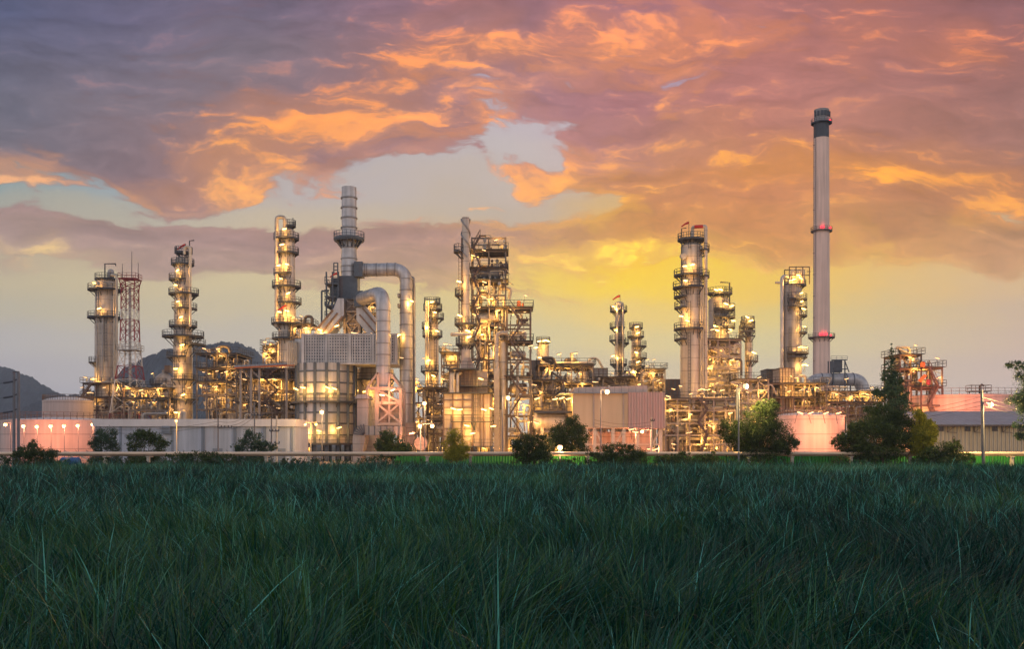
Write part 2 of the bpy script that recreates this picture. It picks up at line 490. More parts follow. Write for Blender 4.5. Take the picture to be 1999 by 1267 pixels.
M['leaf'] = leaf_mat('dark_foliage', 0, [(0.016,0.036,0.012),(0.042,0.08,0.022),(0.09,0.125,0.03)])
M['leaf_m'] = leaf_mat('olive_foliage', 0, [(0.04,0.06,0.014),(0.11,0.15,0.03),(0.26,0.27,0.04)])
M['leaf_b'] = leaf_mat('bluish_foliage', 0, [(0.025,0.06,0.04),(0.05,0.10,0.06),(0.09,0.15,0.07)])
M['leaf_y'] = leaf_mat('yellow_lamplit_foliage', 0, [(0.13,0.15,0.02),(0.30,0.30,0.03),(0.48,0.42,0.05)])  # own yellow of the young tree; painted lamp light on the lit tree
M['grass'] = leaf_mat('reed_grass', 0, [(0.0015,0.022,0.018),(0.0045,0.080,0.064),(0.042,0.115,0.009),(0.10,0.42,0.37)], 0.42, 0.4)  # last stop is a painted highlight colour

# ---------------------------------------------------------------- lamps
def light(name, kind, watts, color, rad=0.3):
    l = bpy.data.lights.new(name, kind); l.energy = watts; l.color = color; l.shadow_soft_size = rad
    return l
WARM, SOD = (1.0, 0.46, 0.085), (1.0, 0.30, 0.12)
LD = {'w': light('warm_glow', 'POINT', 620, WARM), 'p': light('plant_glow', 'POINT', 640, WARM, 0.5),
      's': light('sodium_glow', 'POINT', 950, SOD, 0.4), 'r': light('beacon_glow', 'POINT', 7, (1.0, 0.04, 0.05)),
      'q': light('deck_glow', 'POINT', 430, WARM, 0.9), 't': light('strong_sodium_glow', 'POINT', 4200, SOD, 0.4),
      'b': light('street_glow', 'POINT', 1300, (1.0, 0.55, 0.22), 0.4),
      'S': light('tank_fill_glow', 'POINT', 19000, (1.0, 0.25, 0.10), 0.5), 'B': light('near_street_glow', 'POINT', 6500, (1.0, 0.62, 0.2), 0.4)}
def lamp_meshes():
    h = MB().box(-0.62, 0.62, -0.2, 0.25, 0.06, 0.2).bar((0,0.2,0.13), (0,0.9,0.13), 0.09).bar((0,0.9,0.13), (0,0.9,-2.2), 0.09)
    a = h.build('floodlight', M['dark'], None, (0,0,0))
    l = MB().tube([(-0.62,0,0),(-0.5,0,0),(0.5,0,0),(0.62,0,0)], 0.2, 10)
    for k in (0, 3):
        for j in range(10):
            q = l.v[k*10+j]; l.v[k*10+j] = (q[0], q[1]*0.5, q[2]*0.5)
    b = l.build('lamp_lens', M['warm'], None, (0,0,0))
    me = (a.data, b.data)
    s = b.data.copy(); s.materials[0] = M['sodium']
    bpy.data.objects.remove(a); bpy.data.objects.remove(b)
    return me[0], me[1], s
LAMP_H, LAMP_L, LAMP_S = lamp_meshes()
lrng = random.Random(5)
def lamp(root, x, y, z, lit='w', sod=False, off=(0,-0.2,-0.6), size=1.0):
    """a floodlight fixture (part) with its lens (sub-part) and its own light"""
    o = bpy.data.objects.new('floodlight', LAMP_H); COL.objects.link(o); o.parent = root
    o.location = Vector((x, y, z)) - Vector(ROOTLOC[root.name])
    o.rotation_euler = (0, lrng.choice((-1,1))*lrng.uniform(0.1,0.38), lrng.uniform(-0.5,0.5)); o.scale = (size*0.8,)*3
    l = bpy.data.objects.new('lamp_lens', LAMP_S if sod else LAMP_L); COL.objects.link(l); l.parent = o
    if lit:
        g = bpy.data.objects.new('lamp_glow', LD['s' if sod and lit == 'w' else lit]); COL.objects.link(g); g.parent = o
        g.location = off
    return o

# ---------------------------------------------------------------- steelwork helpers
def rail(mb, pts, h=1.15, step=1.7, w=0.075, closed=False):
    pts = [Vector(p) for p in pts]
    if closed: pts = pts + [pts[0]]
    U = Vector((0,0,1))
    for a, b in zip(pts, pts[1:]):
        L = (b-a).length; k = max(1, int(round(L/step)))
        for i in range(k): p = a.lerp(b, i/k); mb.bar(p, p+U*h, w)
        for q in (0.52, 1.0): mb.bar(a+U*h*q, b+U*h*q, w)
    mb.bar(pts[-1], pts[-1]+U*h, w)
def ladder(mb, x, y, z0, z1, w=0.5):
    for s in (-1, 1): mb.bar((x+s*w/2, y, z0), (x+s*w/2, y, z1), 0.08)
    z = z0+0.4
    while z < z1: mb.bar((x-w/2, y, z), (x+w/2, y, z), 0.05); z += 0.7
def stair(mb, x0, z0, x1, z1, y, wid=0.9):
    for d in (0, wid):
        mb.bar((x0, y+d, z0), (x1, y+d, z1), 0.10, 0.28)
        mb.bar((x0, y+d, z0+1.1), (x1, y+d, z1+1.1), 0.07)
        for i in range(6):
            t = i/5; mb.bar((x0+(x1-x0)*t, y+d, z0+(z1-z0)*t), (x0+(x1-x0)*t, y+d, z0+(z1-z0)*t+1.1), 0.06)
    n = max(3, int(abs(z1-z0)/0.3))
    for i in range(n):
        t = (i+0.5)/n; x = x0+(x1-x0)*t; z = z0+(z1-z0)*t
        mb.box(x-0.14, x+0.14, y+0.02, y+wid-0.02, z-0.02, z+0.02)
def platform(root, cx, cy, z, r_in, r_out, a0=0, a1=360, matp='dark', brackets=True):
    """annular gallery: deck (part) with its railing (sub-part); angles in degrees, 270 faces the camera"""
    mb = MB(); full = abs(a1-a0) >= 359
    k = max(4, int(abs(a1-a0)/15)); ang = [R(a0+(a1-a0)*i/k) for i in range(k+1)]
    n = len(mb.v); t = 0.16
    for g in ang:
        c, s_ = math.cos(g), math.sin(g)
        mb.v += [(cx+c*r_in, cy+s_*r_in, z), (cx+c*r_out, cy+s_*r_out, z), (cx+c*r_out, cy+s_*r_out, z-t), (cx+c*r_in, cy+s_*r_in, z-t)]
    for i in range(k):
        a, b = n+4*i, n+4*i+4
        mb.f += [(a, a+1, b+1, b), (a+1, a+2, b+2, b+1), (a+2, a+3, b+3, b+2)]
    if not full: mb.f += [(n, n+3, n+2, n+1), (n+4*k, n+4*k+1, n+4*k+2, n+4*k+3)]
    for i in range(k):
        g, g2 = ang[i], ang[i+1]
        mb.bar((cx+math.cos(g)*r_out, cy+math.sin(g)*r_out, z-0.1), (cx+math.cos(g2)*r_out, cy+math.sin(g2)*r_out, z-0.1), 0.12, 0.36)
    if brackets:
        for i in range(0, k+1, 2):
            g = ang[i]; c, s_ = math.cos(g), math.sin(g); d = (r_out-r_in)
            mb.bar((cx+c*r_out*0.97, cy+s_*r_out*0.97, z-t), (cx+c*r_in, cy+s_*r_in, z-t-d*0.9), 0.13)
    p = mb.build('platform', M[matp], root)
    rm = MB()
    pts = [(cx+math.cos(g)*r_out, cy+math.sin(g)*r_out, z) for g in ang]
    if full: rail(rm, pts[:-1], closed=True)
    else: rail(rm, [(cx+math.cos(ang[0])*r_in, cy+math.sin(ang[0])*r_in, z)] + pts + [(cx+math.cos(ang[-1])*r_in, cy+math.sin(ang[-1])*r_in, z)])
    rm.build('railing', M[matp], p)
    return p
def windsock(root, px, py, D, s=1.0, ymid=0):
    x, y, z = PX(px, D), D, PZ(py, D)
    mb = MB()
    a, b = Vector((x-1.1*s, y, z-0.7*s)), Vector((x+1.1*s, y, z+0.55*s))
    mid = a.lerp(b, 0.55) + Vector((0,0,0.18*s))
    mb.tube([b, b.lerp(mid, 0.5), mid, a], 0.42*s, 8, 0.2*s)
    o = mb.build('windsock', M['red'], root)
    MB().bar((b.x+0.1, y, b.z+0.3), (b.x+0.1, y, b.z-3.0*s), 0.09).build('mast', M['dark'], root)
def pipe(root, pts, r, m='pipe', bend=None, n=10, name='pipe'):
    return MB().tube(fillet(pts, bend or r*2.6), r, n).build(name, M[m], root)

def column(label, D, prof, plats, lamps, m='clad', cat='column', dome=True, skirt=True, name='process_column', ladders=True, pm='dark'):
    """vertical vessel. prof: (centre px, half width px, py) from the top down, continued to the ground.
    plats: (py, left px, right px); lamps: (px, py)"""
    c0 = prof[-1][0]; X = PX(c0, D)
    root = thing(name, label, cat, (X, D, 0))
    pr = []
    for c, w, y in reversed(prof): pr.append((PL(w, D), PZ(y, D)))
    pr = [(pr[0][0], 0.0)] + ([pr[0]] if pr[0][1] > 0.05 else []) + pr[1:]
    top_r, top_z = pr[-1]
    if dome:
        for t in (25, 50, 70, 85): pr.append((top_r*math.cos(R(t)), top_z+top_r*0.5*math.sin(R(t))))
    sh = MB().lathe(X, D, pr, 36)
    def rad(z):
        for (r0, z0), (r1, z1) in zip(pr, pr[1:]):
            if z0 <= z <= z1 and z1 > z0: return r0+(r1-r0)*(z-z0)/(z1-z0)
        return top_r
    for r_, z_ in pr[1:-4 if dome else None]:
        sh.lathe(X, D, [(r_*1.03, z_-0.15), (r_*1.03, z_+0.15)], 36)
    sh.build('shell', M[m], root)
    lm = MB()
    for py, xl, xr in plats:
        z = PZ(py, D); ri = rad(min(z, top_z)); x0, x1 = PX(xl, D)-X, PX(xr, D)-X
        lo, ro = -x0, x1
        if z > top_z: ri = 0.05
        if lo > ri+0.4 and ro > ri+0.4:
            if abs(lo-ro) < 1.6 or z > top_z: platform(root, X+(ro-lo)/2*0.6, D, z, max(0.05, ri-0.5), (lo+ro)/2, 0, 360, pm)
            else:
                platform(root, X, D, z, ri, min(lo, ro), 0, 360, pm)
                big = max(lo, ro); sgn = 1 if ro > lo else -1; inn = min(lo, ro)
                a, b = X+sgn*inn*0.9, X+sgn*big
                mb = MB().box(min(a,b), max(a,b), D-1.6, D+1.2, z-0.2, z-0.01)
                for q in (-1.4, 1.0): mb.bar((b, D+q, z-0.2), (X+sgn*ri, D+q, z-0.2-(big-ri)*0.8), 0.16)
                pp = mb.build('platform', M[pm], root)
                rm = MB(); rail(rm, [(a, D-1.6, z), (b, D-1.6, z), (b, D+1.2, z), (a, D+1.2, z)]); rm.build('railing', M[pm], pp)
        elif lo > ro: platform(root, X, D, z, ri, max(lo, ri+1.2), 140, 300 if ro > -ri*0.5 else 235, pm)
        else: platform(root, X, D, z, ri, max(ro, ri+1.2), -120 if lo > -ri*0.5 else -55, 40, pm)
    zs = sorted(PZ(p[0], D) for p in plats)
    if ladders and zs:
        side = -1
        for a, b in zip([max(0.3, zs[0]-14)] + zs, zs):
            g = R(250 if side < 0 else 292); rr = rad((a+b)/2)+0.35
            ladder(lm, X+math.cos(g)*rr, D+math.sin(g)*rr, a, b+1.1); side = -side
        lm.build('ladder', M[pm], root)
    for px, py in lamps:
        z = PZ(py, D); rr = rad(min(z, top_z))+1.1; dx = PX(px, D)-X
        yy = D-math.sqrt(max(0.3, rr*rr-dx*dx)) if abs(dx) < rr else D-0.8
        lamp(root, X+dx, yy, z, 'w', off=(0, -0.9, -0.3))
    return root

# small fittings on the decks: (name, mesh); each one placed becomes a part of its structure
SMALL = [('valve', MB().box(-.22,.22,-.22,.22,0,.6).bar((0,0,.6),(0,0,1.05),.09).tube([(0,-.05,1.05),(0,.05,1.05)],.27,10)),
         ('standpipe', MB().tube([(0,0,0),(0,0,1.5)],.08,6).bar((-.5,0,.95),(.5,0,.95),.1).bar((.45,0,.6),(.45,0,1.2),.14)),
         ('pump', MB().tube([(-.5,0,.5),(.5,0,.5)],.28,10).box(-.18,.18,-.2,.2,0,.45).tube([(.3,0,.5),(.3,0,1.1)],.1,6))]
SMALL_ME = {}
for nm_, mb_ in SMALL:
    SMALL_ME[nm_] = []
    for mk_ in ('pipe_g', 'frame_d', 'pipe'):
        o_ = mb_.build(nm_, M[mk_], None, (0, 0, 0)); SMALL_ME[nm_].append(o_.data); bpy.data.objects.remove(o_)

def block(name, label, cat, D, x0, x1, levels, depth, nb, seed, npipe=26, lamps=(), nlamp=0, mats=('pipe','pipe','pipe_g','pipe','pipe_d'), fm='frame', decks=(0,), vessels=2, zbase=0.0, top_rail=True, diag=0.5, stairs=None, rows=2, clutter=40):
    """open steel structure full of pipework; x0, x1 and levels (top first) are picture coordinates at distance D"""
    rg = random.Random(seed)
    a, b = PX(x0, D), PX(x1, D); zs = [PZ(l, D) for l in levels]
    root = thing(name, label, cat, ((a+b)/2, D, zbase))
    xs = [a+(b-a)*i/nb for i in range(nb+1)]; ys = [D+depth*j/(rows-1) for j in range(rows)]
    mb = MB(); cw = 0.26
    for i, x in enumerate(xs):
        for y in ys: mb.bar((x, y, zbase), (x, y, zs[0]), cw)
    for z in zs:
        for y in ys: mb.bar((a, y, z-0.2), (b, y, z-0.2), 0.18, 0.3)
        for x in xs: mb.bar((x, ys[0]+0.2, z-0.22), (x, ys[-1]-0.2, z-0.22), 0.16, 0.26)
    zz = zs + [zbase]
    for i in range(nb):
        for k in range(len(zz)-1):
            if rg.random() < diag:
                s = rg.random() < 0.5
                y = rg.choice(ys)
                mb.bar((xs[i if s else i+1], y, zz[k]-0.4), (xs[i+1 if s else i], y, zz[k+1]+0.1), 0.15)
    mb.build('steel_frame', M[fm], root)
    for k in range(len(zs)):
        if k in decks or k == 0 and top_rail:
            z = zs[k]+0.004
            dk = MB().box(a-0.5, b+0.5, D-0.7, D+depth+0.5, z, z+0.1).build('deck', M['dark'], root)
            rm = MB(); rail(rm, [(a-0.5, D-0.7, z+0.1), (b+0.5, D-0.7, z+0.1), (b+0.5, D+depth+0.5, z+0.1), (a-0.5, D+depth+0.5, z+0.1)], closed=True)
            rm.build('railing', M['dark'], dk)
    npipe = min(98, int(npipe*1.75))
    low = lambda n: min(n-1, int(n*rg.random()**0.62))
    for i in range(npipe):
        r = rg.choice((0.06, 0.08, 0.1, 0.1, 0.13, 0.16, 0.2, 0.26, 0.34)); y = D+rg.uniform(-0.5, depth); t = rg.random()
        m = rg.choice(mats)
        if t < 0.42:
            z = zz[low(len(zz)-1)] + rg.choice((r+0.1, r+0.1, -0.5-r, -1.1, -2.0)); u = rg.uniform(a, b-1); w = min(b, u+rg.uniform(0.3, 1.0)*(b-a))
            pts = [(u, y, z), (w, y, z)]
            if rg.random() < 0.6: pts = [(u, y, max(zbase, z-rg.uniform(1.5, 5)))] + pts
            if rg.random() < 0.6: pts = pts + [(w, y, max(zbase, z-rg.uniform(1.5, 6)))]
        elif t < 0.8:
            x = rg.uniform(a, b); k = low(len(zz)-1); z1 = zz[k]+rg.uniform(-1, 1.3 if k else 0.2); z0 = zz[rg.randrange(k+1, len(zz))]+rg.uniform(0.1, 1.0)
            pts = [(x, y, z0), (x, y, z1)]
            if rg.random() < 0.6: pts.append((min(b, max(a, x+rg.uniform(-5, 5))), y, z1))
            if len(pts) == 3 and abs(pts[2][0]-x) < 0.8: pts.pop()
        else:
            z = rg.choice(zz[:-1])+rg.uniform(-1.5, -0.4); x = rg.uniform(a, b)
            pts = [(x, D-0.6, z), (x, D+depth, z)] if rg.random() < 0.3 else [(x, y, z), (x, y, z+2.2), (x+rg.uniform(-3, 3), y, z+2.2), (x+rg.uniform(1, 3), y, z+0.2)]
        pipe(root, pts, r, m, n=8)
    for i in range(vessels):
        k = rg.randrange(len(zz)-1); r = rg.uniform(0.6, 1.2)
        if rg.random() < 0.55:
            z = zz[k+1]+r+0.3; L = min(rg.uniform(3, 6), (b-a)*0.55); x = rg.uniform(a+0.8, max(a+0.9, b-L-0.8)); y = D+rg.uniform(0.3, 1)*depth*0.6
            v = MB().drum((x, y, z), (x+L, y, z), r)
            for q in (0.2, 0.8): v.box(x+L*q-0.2, x+L*q+0.2, y-r*0.7, y+r*0.7, z-r-0.28, z-r*0.7)
            v.build('horizontal_drum', M[rg.choice(('pipe', 'clad', 'duct'))], root)
        else:
            x = rg.uniform(a+1, b-1); y = D+depth*rg.uniform(0.2, 0.8); z0 = zz[k+1]+0.2
            MB().drum((x, y, z0+r*0.5), (x, y, max(z0+2.0, zz[k]-0.8)), r*0.8).build('vertical_drum', M[rg.choice(('pipe', 'clad'))], root)
    for i in range(clutter):
        k = rg.randrange(len(zz)-1); x = rg.uniform(a, b); y = D+rg.uniform(-0.3, depth); z = zz[k+1]+0.15
        nm, me = SMALL[rg.choice((0, 0, 1, 1, 2))][0], None
        me = SMALL_ME[nm][rg.randrange(3)]
        o = bpy.data.objects.new(nm, me); COL.objects.link(o); o.parent = root
        o.location = Vector((x, y, z)) - Vector(ROOTLOC[root.name]); q = rg.uniform(0.7, 1.5); o.scale = (q, q, rg.uniform(0.7, 1.6))
    if stairs:
        sm = MB()
        sx0, sx1 = PX(stairs[0], D), PX(stairs[1], D); fl = [zbase] + list(reversed(zs)); flip = False
        for z0, z1 in zip(fl, fl[1:]):
            if z1-z0 > 1.5:
                stair(sm, sx1 if flip else sx0, z0, sx0 if flip else sx1, z1, D-1.9); flip = not flip
                sm.box(min(sx0,sx1)-1.1, min(sx0,sx1), D-1.95, D-0.9, z1-0.1, z1+0.004) if not flip else sm.box(max(sx0,sx1), max(sx0,sx1)+1.1, D-1.95, D-0.9, z1-0.1, z1+0.004)
        sm.build('stair', M['frame_d'], root)
    for px, py in lamps:
        lamp(root, PX(px, D), D-0.9, PZ(py, D), 'p' if rg.random() < 0.6 else None, off=(0, 0.9, -0.6), size=rg.uniform(0.6, 0.95))
    for i in range(nlamp):
        k = low(len(zz)-1)
        x = rg.uniform(a, b); y = D+rg.uniform(-0.8, depth*0.7); z = zz[k+1]+min(2.4, (zz[k]-zz[k+1])*0.7)+0.1
        lamp(root, x, y, z, 'q' if i % 3 != 2 else None, off=(0, 0, -0.5), size=rg.uniform(0.5, 0.95))
    for i in range(int(nlamp*1.6)):
        k = low(len(zz)-1)
        lamp(root, rg.uniform(a, b), D+rg.uniform(-0.8, depth*0.6), zz[k+1]+rg.uniform(0.5, 0.95)*(zz[k]-zz[k+1]), None, size=rg.uniform(0.3, 0.55))
    return root

# ---------------------------------------------------------------- plants
def foliage(rng, blobs, n, size, loc):
    """leaf quads spread through lumpy ellipsoids. blobs: (cx, cy, cz, rx, ry, rz)"""
    more = []
    for b in blobs:
        for k in range(7):
            g = rng.normal(size=3); g /= np.linalg.norm(g); q = rng.uniform(0.22, 0.5)
            more.append((b[0]+g[0]*b[3]*0.95, b[1]+g[1]*b[4]*0.9, b[2]+g[2]*b[5]*0.95, b[3]*q, b[4]*q, b[5]*q))
    blobs = [(b[0], b[1], b[2], b[3]*0.86, b[4]*0.86, b[5]*0.86) for b in blobs] + more
    vol = np.array([b[3]*b[4]*b[5] for b in blobs])**0.7; pick = rng.choice(len(blobs), n, p=vol/vol.sum())
    B = np.array(blobs)[pick]
    # twigs: leaves gather round a few hundred twig points so that gaps stay open
    nt = max(20, n//26); tp = rng.choice(len(blobs), nt, p=vol/vol.sum()); T = np.array(blobs)[tp]
    d = rng.normal(size=(nt, 3)); d /= np.linalg.norm(d, axis=1)[:, None]
    tw = T[:, :3] + d*T[:, 3:]*(rng.uniform(0.35, 1.08, nt)**0.6)[:, None]
    which = rng.integers(0, nt, n)
    p = tw[which] + rng.normal(size=(n, 3))*np.minimum(0.55, T[which, 3:].min(axis=1)*0.32)[:, None]
    tint = np.clip(rng.normal(0.5, 0.2, nt)[which] + rng.normal(0, 0.15, n), 0, 1)
    ax = rng.normal(size=(n, 3)); ax /= np.linalg.norm(ax, axis=1)[:, None]
    bx = np.cross(ax, rng.normal(size=(n, 3))); bx /= np.linalg.norm(bx, axis=1)[:, None]
    s = size*rng.uniform(0.6, 1.3, n)[:, None]
    v = np.stack([p-ax*s, p+bx*s*0.42, p+ax*s, p-bx*s*0.42], axis=1).reshape(-1, 3) - np.array(loc)
    return v, np.repeat(tint, 4), tw
def quad_object(name, v, tint, material, parent=None, loc=None, k=4):
    me = bpy.data.meshes.new(name); n = len(v)//k
    me.vertices.add(len(v)); me.vertices.foreach_set('co', v.astype(np.float32).ravel())
    me.loops.add(n*k); me.loops.foreach_set('vertex_index', np.arange(n*k, dtype=np.int32))
    me.polygons.add(n); me.polygons.foreach_set('loop_start', np.arange(0, n*k, k, dtype=np.int32))
    me.update(calc_edges=True)
    at = me.attributes.new('tint', 'FLOAT', 'POINT'); at.data.foreach_set('value', tint.astype(np.float32))
    me.materials.append(material)
    o = bpy.data.objects.new(name, me); COL.objects.link(o)
    if parent is not None: o.parent = parent
    elif loc is not None: o.location = loc
    return o
def tree(name, label, cat, D, base_px, blobs, n, size, m='leaf', seed=1, trunk=0.22, group=None, depthk=1.0, ground=0.0):
    """blobs in picture coordinates at distance D: (px, py, rx, ry)"""
    rng = np.random.default_rng(seed); X = PX(base_px, D); loc = (X, D, ground)
    W3 = []
    for px, py, rx, ry in blobs:
        W3.append((PX(px, D), D+rng.uniform(-0.5, 0.5)*PL(rx, D)*depthk, PZ(py, D), PL(rx, D), PL(rx, D)*0.9*depthk, PL(ry, D)))
    if name == 'shrub' or name == 'small_tree':
        x0, x1 = min(q[0]-q[3] for q in W3), max(q[0]+q[3] for q in W3); w = (x1-x0)/2; zt = max(q[2]+q[5] for q in W3)
        for s in (-0.5, 0.0, 0.5):
            W3.append(((x0+x1)/2+s*w, D-0.2, min(1.3, zt*0.4), w*0.42, w*0.4, min(1.1, zt*0.36)) if name == 'shrub' else ((x0+x1)/2+s*w, D, zt*0.42, w*0.4, w*0.38, zt*0.2))
    root = thing(name, label, cat, loc, group)
    v, t, tw = foliage(rng, W3, int(n*2.9), size*0.66, loc)
    quad_object('crown', v, t, M[m], root)
    tm = MB(); top = max(b[2] for b in W3); low = min(b[2]-b[5] for b in W3)
    fork = max(0.5, low+0.15*(top-low))
    tm.tube([(X, D, ground-0.1), (X+0.1, D, fork*0.5), (X, D, fork)], trunk, 8, trunk*0.75)
    for b in W3:
        mid = Vector((X, D, fork)).lerp(Vector(b[:3]), 0.5) + Vector((rng.normal(0, .25), rng.normal(0, .25), 0.25))
        tm.tube([(X, D, fork-0.1), mid, b[:3]], trunk*0.6, 6, trunk*0.18)
    for i in rng.choice(len(tw), min(len(tw), 70), replace=False):
        b = min(W3, key=lambda q: (q[0]-tw[i][0])**2+(q[1]-tw[i][1])**2+(q[2]-tw[i][2])**2)
        c = Vector(b[:3]); e = Vector(tw[i])
        tm.tube([c, c.lerp(e, 0.55)+Vector((0, 0, 0.1)), e], trunk*0.16, 5, 0.015)
    tm.build('trunk', M['bark'], root)
    return root
# ================================================================ ground, hills, grass
def ground():
    me = bpy.data.meshes.new('ground'); s = 6000
    me.from_pydata([(-s,-800,0),(s,-800,0),(s,s,0),(-s,s,0)], [], [(0,1,2,3)]); me.materials.append(M['soil'])
    o = bpy.data.objects.new('ground', me); COL.objects.link(o); tag(o, 'dark earth under the reeds and the plant', None, None, 'structure')
    o = MB().box(-150, 150, 132, 420, 0.004, 0.06).build('concrete_yard', mat('yard_concrete', (0.30,0.27,0.24), 0.85, 0, 0.2, 0.1), None)
    tag(o, 'pale concrete yard under the refinery', None, None, 'structure')
ground()
def hill(D, prof, seed, label):
    rng = np.random.default_rng(seed)
    xs = np.array([PX(p[0], D) for p in prof]); zs = np.array([PZ(p[1], D) for p in prof])
    nx, ny = 420, 60
    gx = np.linspace(xs[0], xs[-1], nx); top = np.maximum(np.interp(gx, xs, zs), 0)
    k = np.ones(5)/5; top = np.convolve(np.pad(top, 2, 'edge'), k, 'valid')
    v = []; 
    t = np.linspace(-1, 1, ny)
    fine = rng.uniform(0, 1, (nx, ny)); 
    for i in range(nx):
        for j in range(ny):
            sh = (math.cos(t[j]*math.pi/2))**1.3
            z = top[i]*sh + (fine[i, j]**2*10+2.5*math.sin(i*0.21+j*0.5)*math.sin(j*0.33+i*0.05)-2)*min(1, top[i]/60)*(sh > 0.02)
            v.append((gx[i], D + t[j]*420, z-2))
    f = [(i*ny+j, (i+1)*ny+j, (i+1)*ny+j+1, i*ny+j+1) for i in range(nx-1) for j in range(ny-1)]
    mb = MB(); mb.v = v; mb.f = f
    o = mb.build('hill', M['hill'], None, smooth=False)
    tag(o, label, None, None, 'structure')
M['hill'] = mat('wooded_hill', (0.028,0.046,0.055), 0.95, 0, 0.5, 0.03)
hill(2500, [(-420,800),(-300,730),(-150,700),(0,716),(40,733),(75,755),(110,772),(150,790),(190,872)], 3, 'wooded hill sloping down behind the twin poles')
hill(2200, [(90,872),(130,775),(200,778),(235,755),(262,735),(290,706),(330,688),(390,680),(420,674),(470,672),(492,682),(520,716),(560,762),(610,800),(700,872)], 4, 'rounded wooded hill behind the tall columns')

def grass():
    rng = np.random.default_rng(11)
    V, T = [], []
    def lowfreq(x, y, s, ph):
        return (np.sin(x*s+ph)+np.sin(y*s*1.3+ph*2.1)+np.sin((x+y)*s*0.7+ph*0.7)+np.sin((x-1.7*y)*s*0.45+ph*3.3))/4
    def zone(r0, r1, dens_t, per, seg, wid, hk, spread=0.22):
        amax = 0.95 if r1 < 20 else 0.74 if r1 < 40 else 0.64
        area = amax*(r1*r1-r0*r0); nt = int(area*dens_t)
        r = np.sqrt(rng.uniform(r0*r0, r1*r1, nt)); a = rng.uniform(-amax, amax, nt)
        tx, ty = r*np.sin(a), r*np.cos(a)
        keep = ty < 116.5; tx, ty = tx[keep], ty[keep]; nt = len(tx)
        patch = lowfreq(tx, ty, 0.35, 1.0); patch2 = lowfreq(tx, ty, 0.9, 4.0)
        th = hk*(1.0 + 0.30*patch2 + 0.18*lowfreq(tx, ty, 2.2, 2.0) + rng.normal(0, 0.2, nt))
        th = np.maximum(th, 0.45)
        edge = (ty > 108) & (rng.random(nt) < 0.25); th = np.where(edge, th*rng.uniform(1.0, 1.45, nt), th)
        tl = rng.normal(0, 1, (nt, 2))*0.16 + np.stack([0.22*lowfreq(tx, ty, 0.25, 7.0), -0.06*np.ones(nt)], 1)
        tt = 0.24 + 0.16*patch + rng.normal(0, 0.14, nt) + 0.75*np.clip(lowfreq(tx, ty, 0.16, 9.0)-0.10, 0, 1)*np.clip((ty-9)/8, 0.25, 1)
        idx = np.repeat(np.arange(nt), per); n = len(idx)
        ph = rng.uniform(0, 2*np.pi, n); rad = rng.uniform(0, 1, n)**0.8*spread
        bx = tx[idx]+np.cos(ph)*rad; by = ty[idx]+np.sin(ph)*rad
        h = th[idx]*rng.uniform(0.55, 1.12, n)
        lean = tl[idx]*1.5 + np.stack([np.cos(ph), np.sin(ph)], 1)*rng.uniform(0.05, 0.62, n)[:, None]
        droop = rng.uniform(0.05, 1.0, n)**1.3*0.62
        w = wid*rng.uniform(0.6, 1.3, n)
        face = rng.uniform(0, np.pi, n); wx, wy = np.cos(face)*w, np.sin(face)*w*0.6
        ss = np.linspace(0, 1, seg+1); rows = []
        for s in ss:
            L = np.hypot(lean[:, 0], lean[:, 1])
            x = bx + lean[:, 0]*h*(s**1.7); y = by + lean[:, 1]*h*(s**1.7)
            z = h*(s - droop*s**3*np.minimum(L*2.2, 1.0)*0.9)
            k = (1-s)**0.7*0.95+0.05
            rows.append((np.stack([x-wx*k, y-wy*k, z], 1), np.stack([x+wx*k, y+wy*k, z], 1)))
        tint = np.clip(tt[idx]+rng.normal(0, 0.17, n), 0, 0.8)
        highlit = rng.random(n) < np.where(by > 30, 0.10, 0.018); tint[highlit] = 1.0  # brightest tint paints highlights onto scattered blades, more of them far off
        for (a0, b0), (a1, b1) in zip(rows, rows[1:]):
            V.append(np.stack([a0, b0, b1, a1], 1).reshape(-1, 3)); T.append(np.repeat(tint, 4))
    zone(3.5, 18, 6.0, 50, 5, 0.017, 1.24, 0.26)
    zone(18, 34, 3.0, 54, 4, 0.020, 1.18, 0.34)
    zone(34, 62, 1.7, 50, 3, 0.028, 1.14, 0.42)
    zone(62, 124, 1.0, 40, 2, 0.044, 1.16, 0.5)
    v = np.concatenate(V); t = np.concatenate(T)
    o = quad_object('reed_grass', v, t, M['grass'], None, (0,0,0))
    tag(o, 'tall dark teal reed grass filling the field in front of the refinery', 'grass', None, 'stuff')
grass()

# ================================================================ boundary: pipeline, fence, walls
def pipeline():
    D = 120.0; x0, x1 = PX(-250, D), PX(2250, D)
    root = thing('pipeline', 'long pale twin pipeline running low along the far edge of the field', 'pipeline', (0, D, 0))
    z = PZ(885.5, D)
    MB().tube([(x0, D, z), (x1, D, z)], 0.20, 16).build('main_pipe', M['pline'], root)
    MB().tube([(x0, D+0.75, z-0.22), (x1, D+0.75, z-0.22)], 0.12, 12).build('side_pipe', M['pline'], root)
    for px in range(-240, 2240, 105):
        x = PX(px + (px*37 % 31), D)
        s = MB().box(x-0.16, x+0.16, D-0.2, D+0.2, -0.1, z-0.46).box(x-0.22, x+0.22, D-0.35, D+1.0, z-0.455, z-0.345)
        s.build('support', M['post'], root)
    x = PX(150, D)
    for s_ in (-1, 1):
        MB().bar((x+s_*1.6, D, z-0.9), (x+s_*0.5, D, z-0.3), 0.16).bar((x+s_*1.6, D, z-0.85), (x+s_*1.6, D, 0), 0.16).build('brace', M['post'], root)
pipeline()
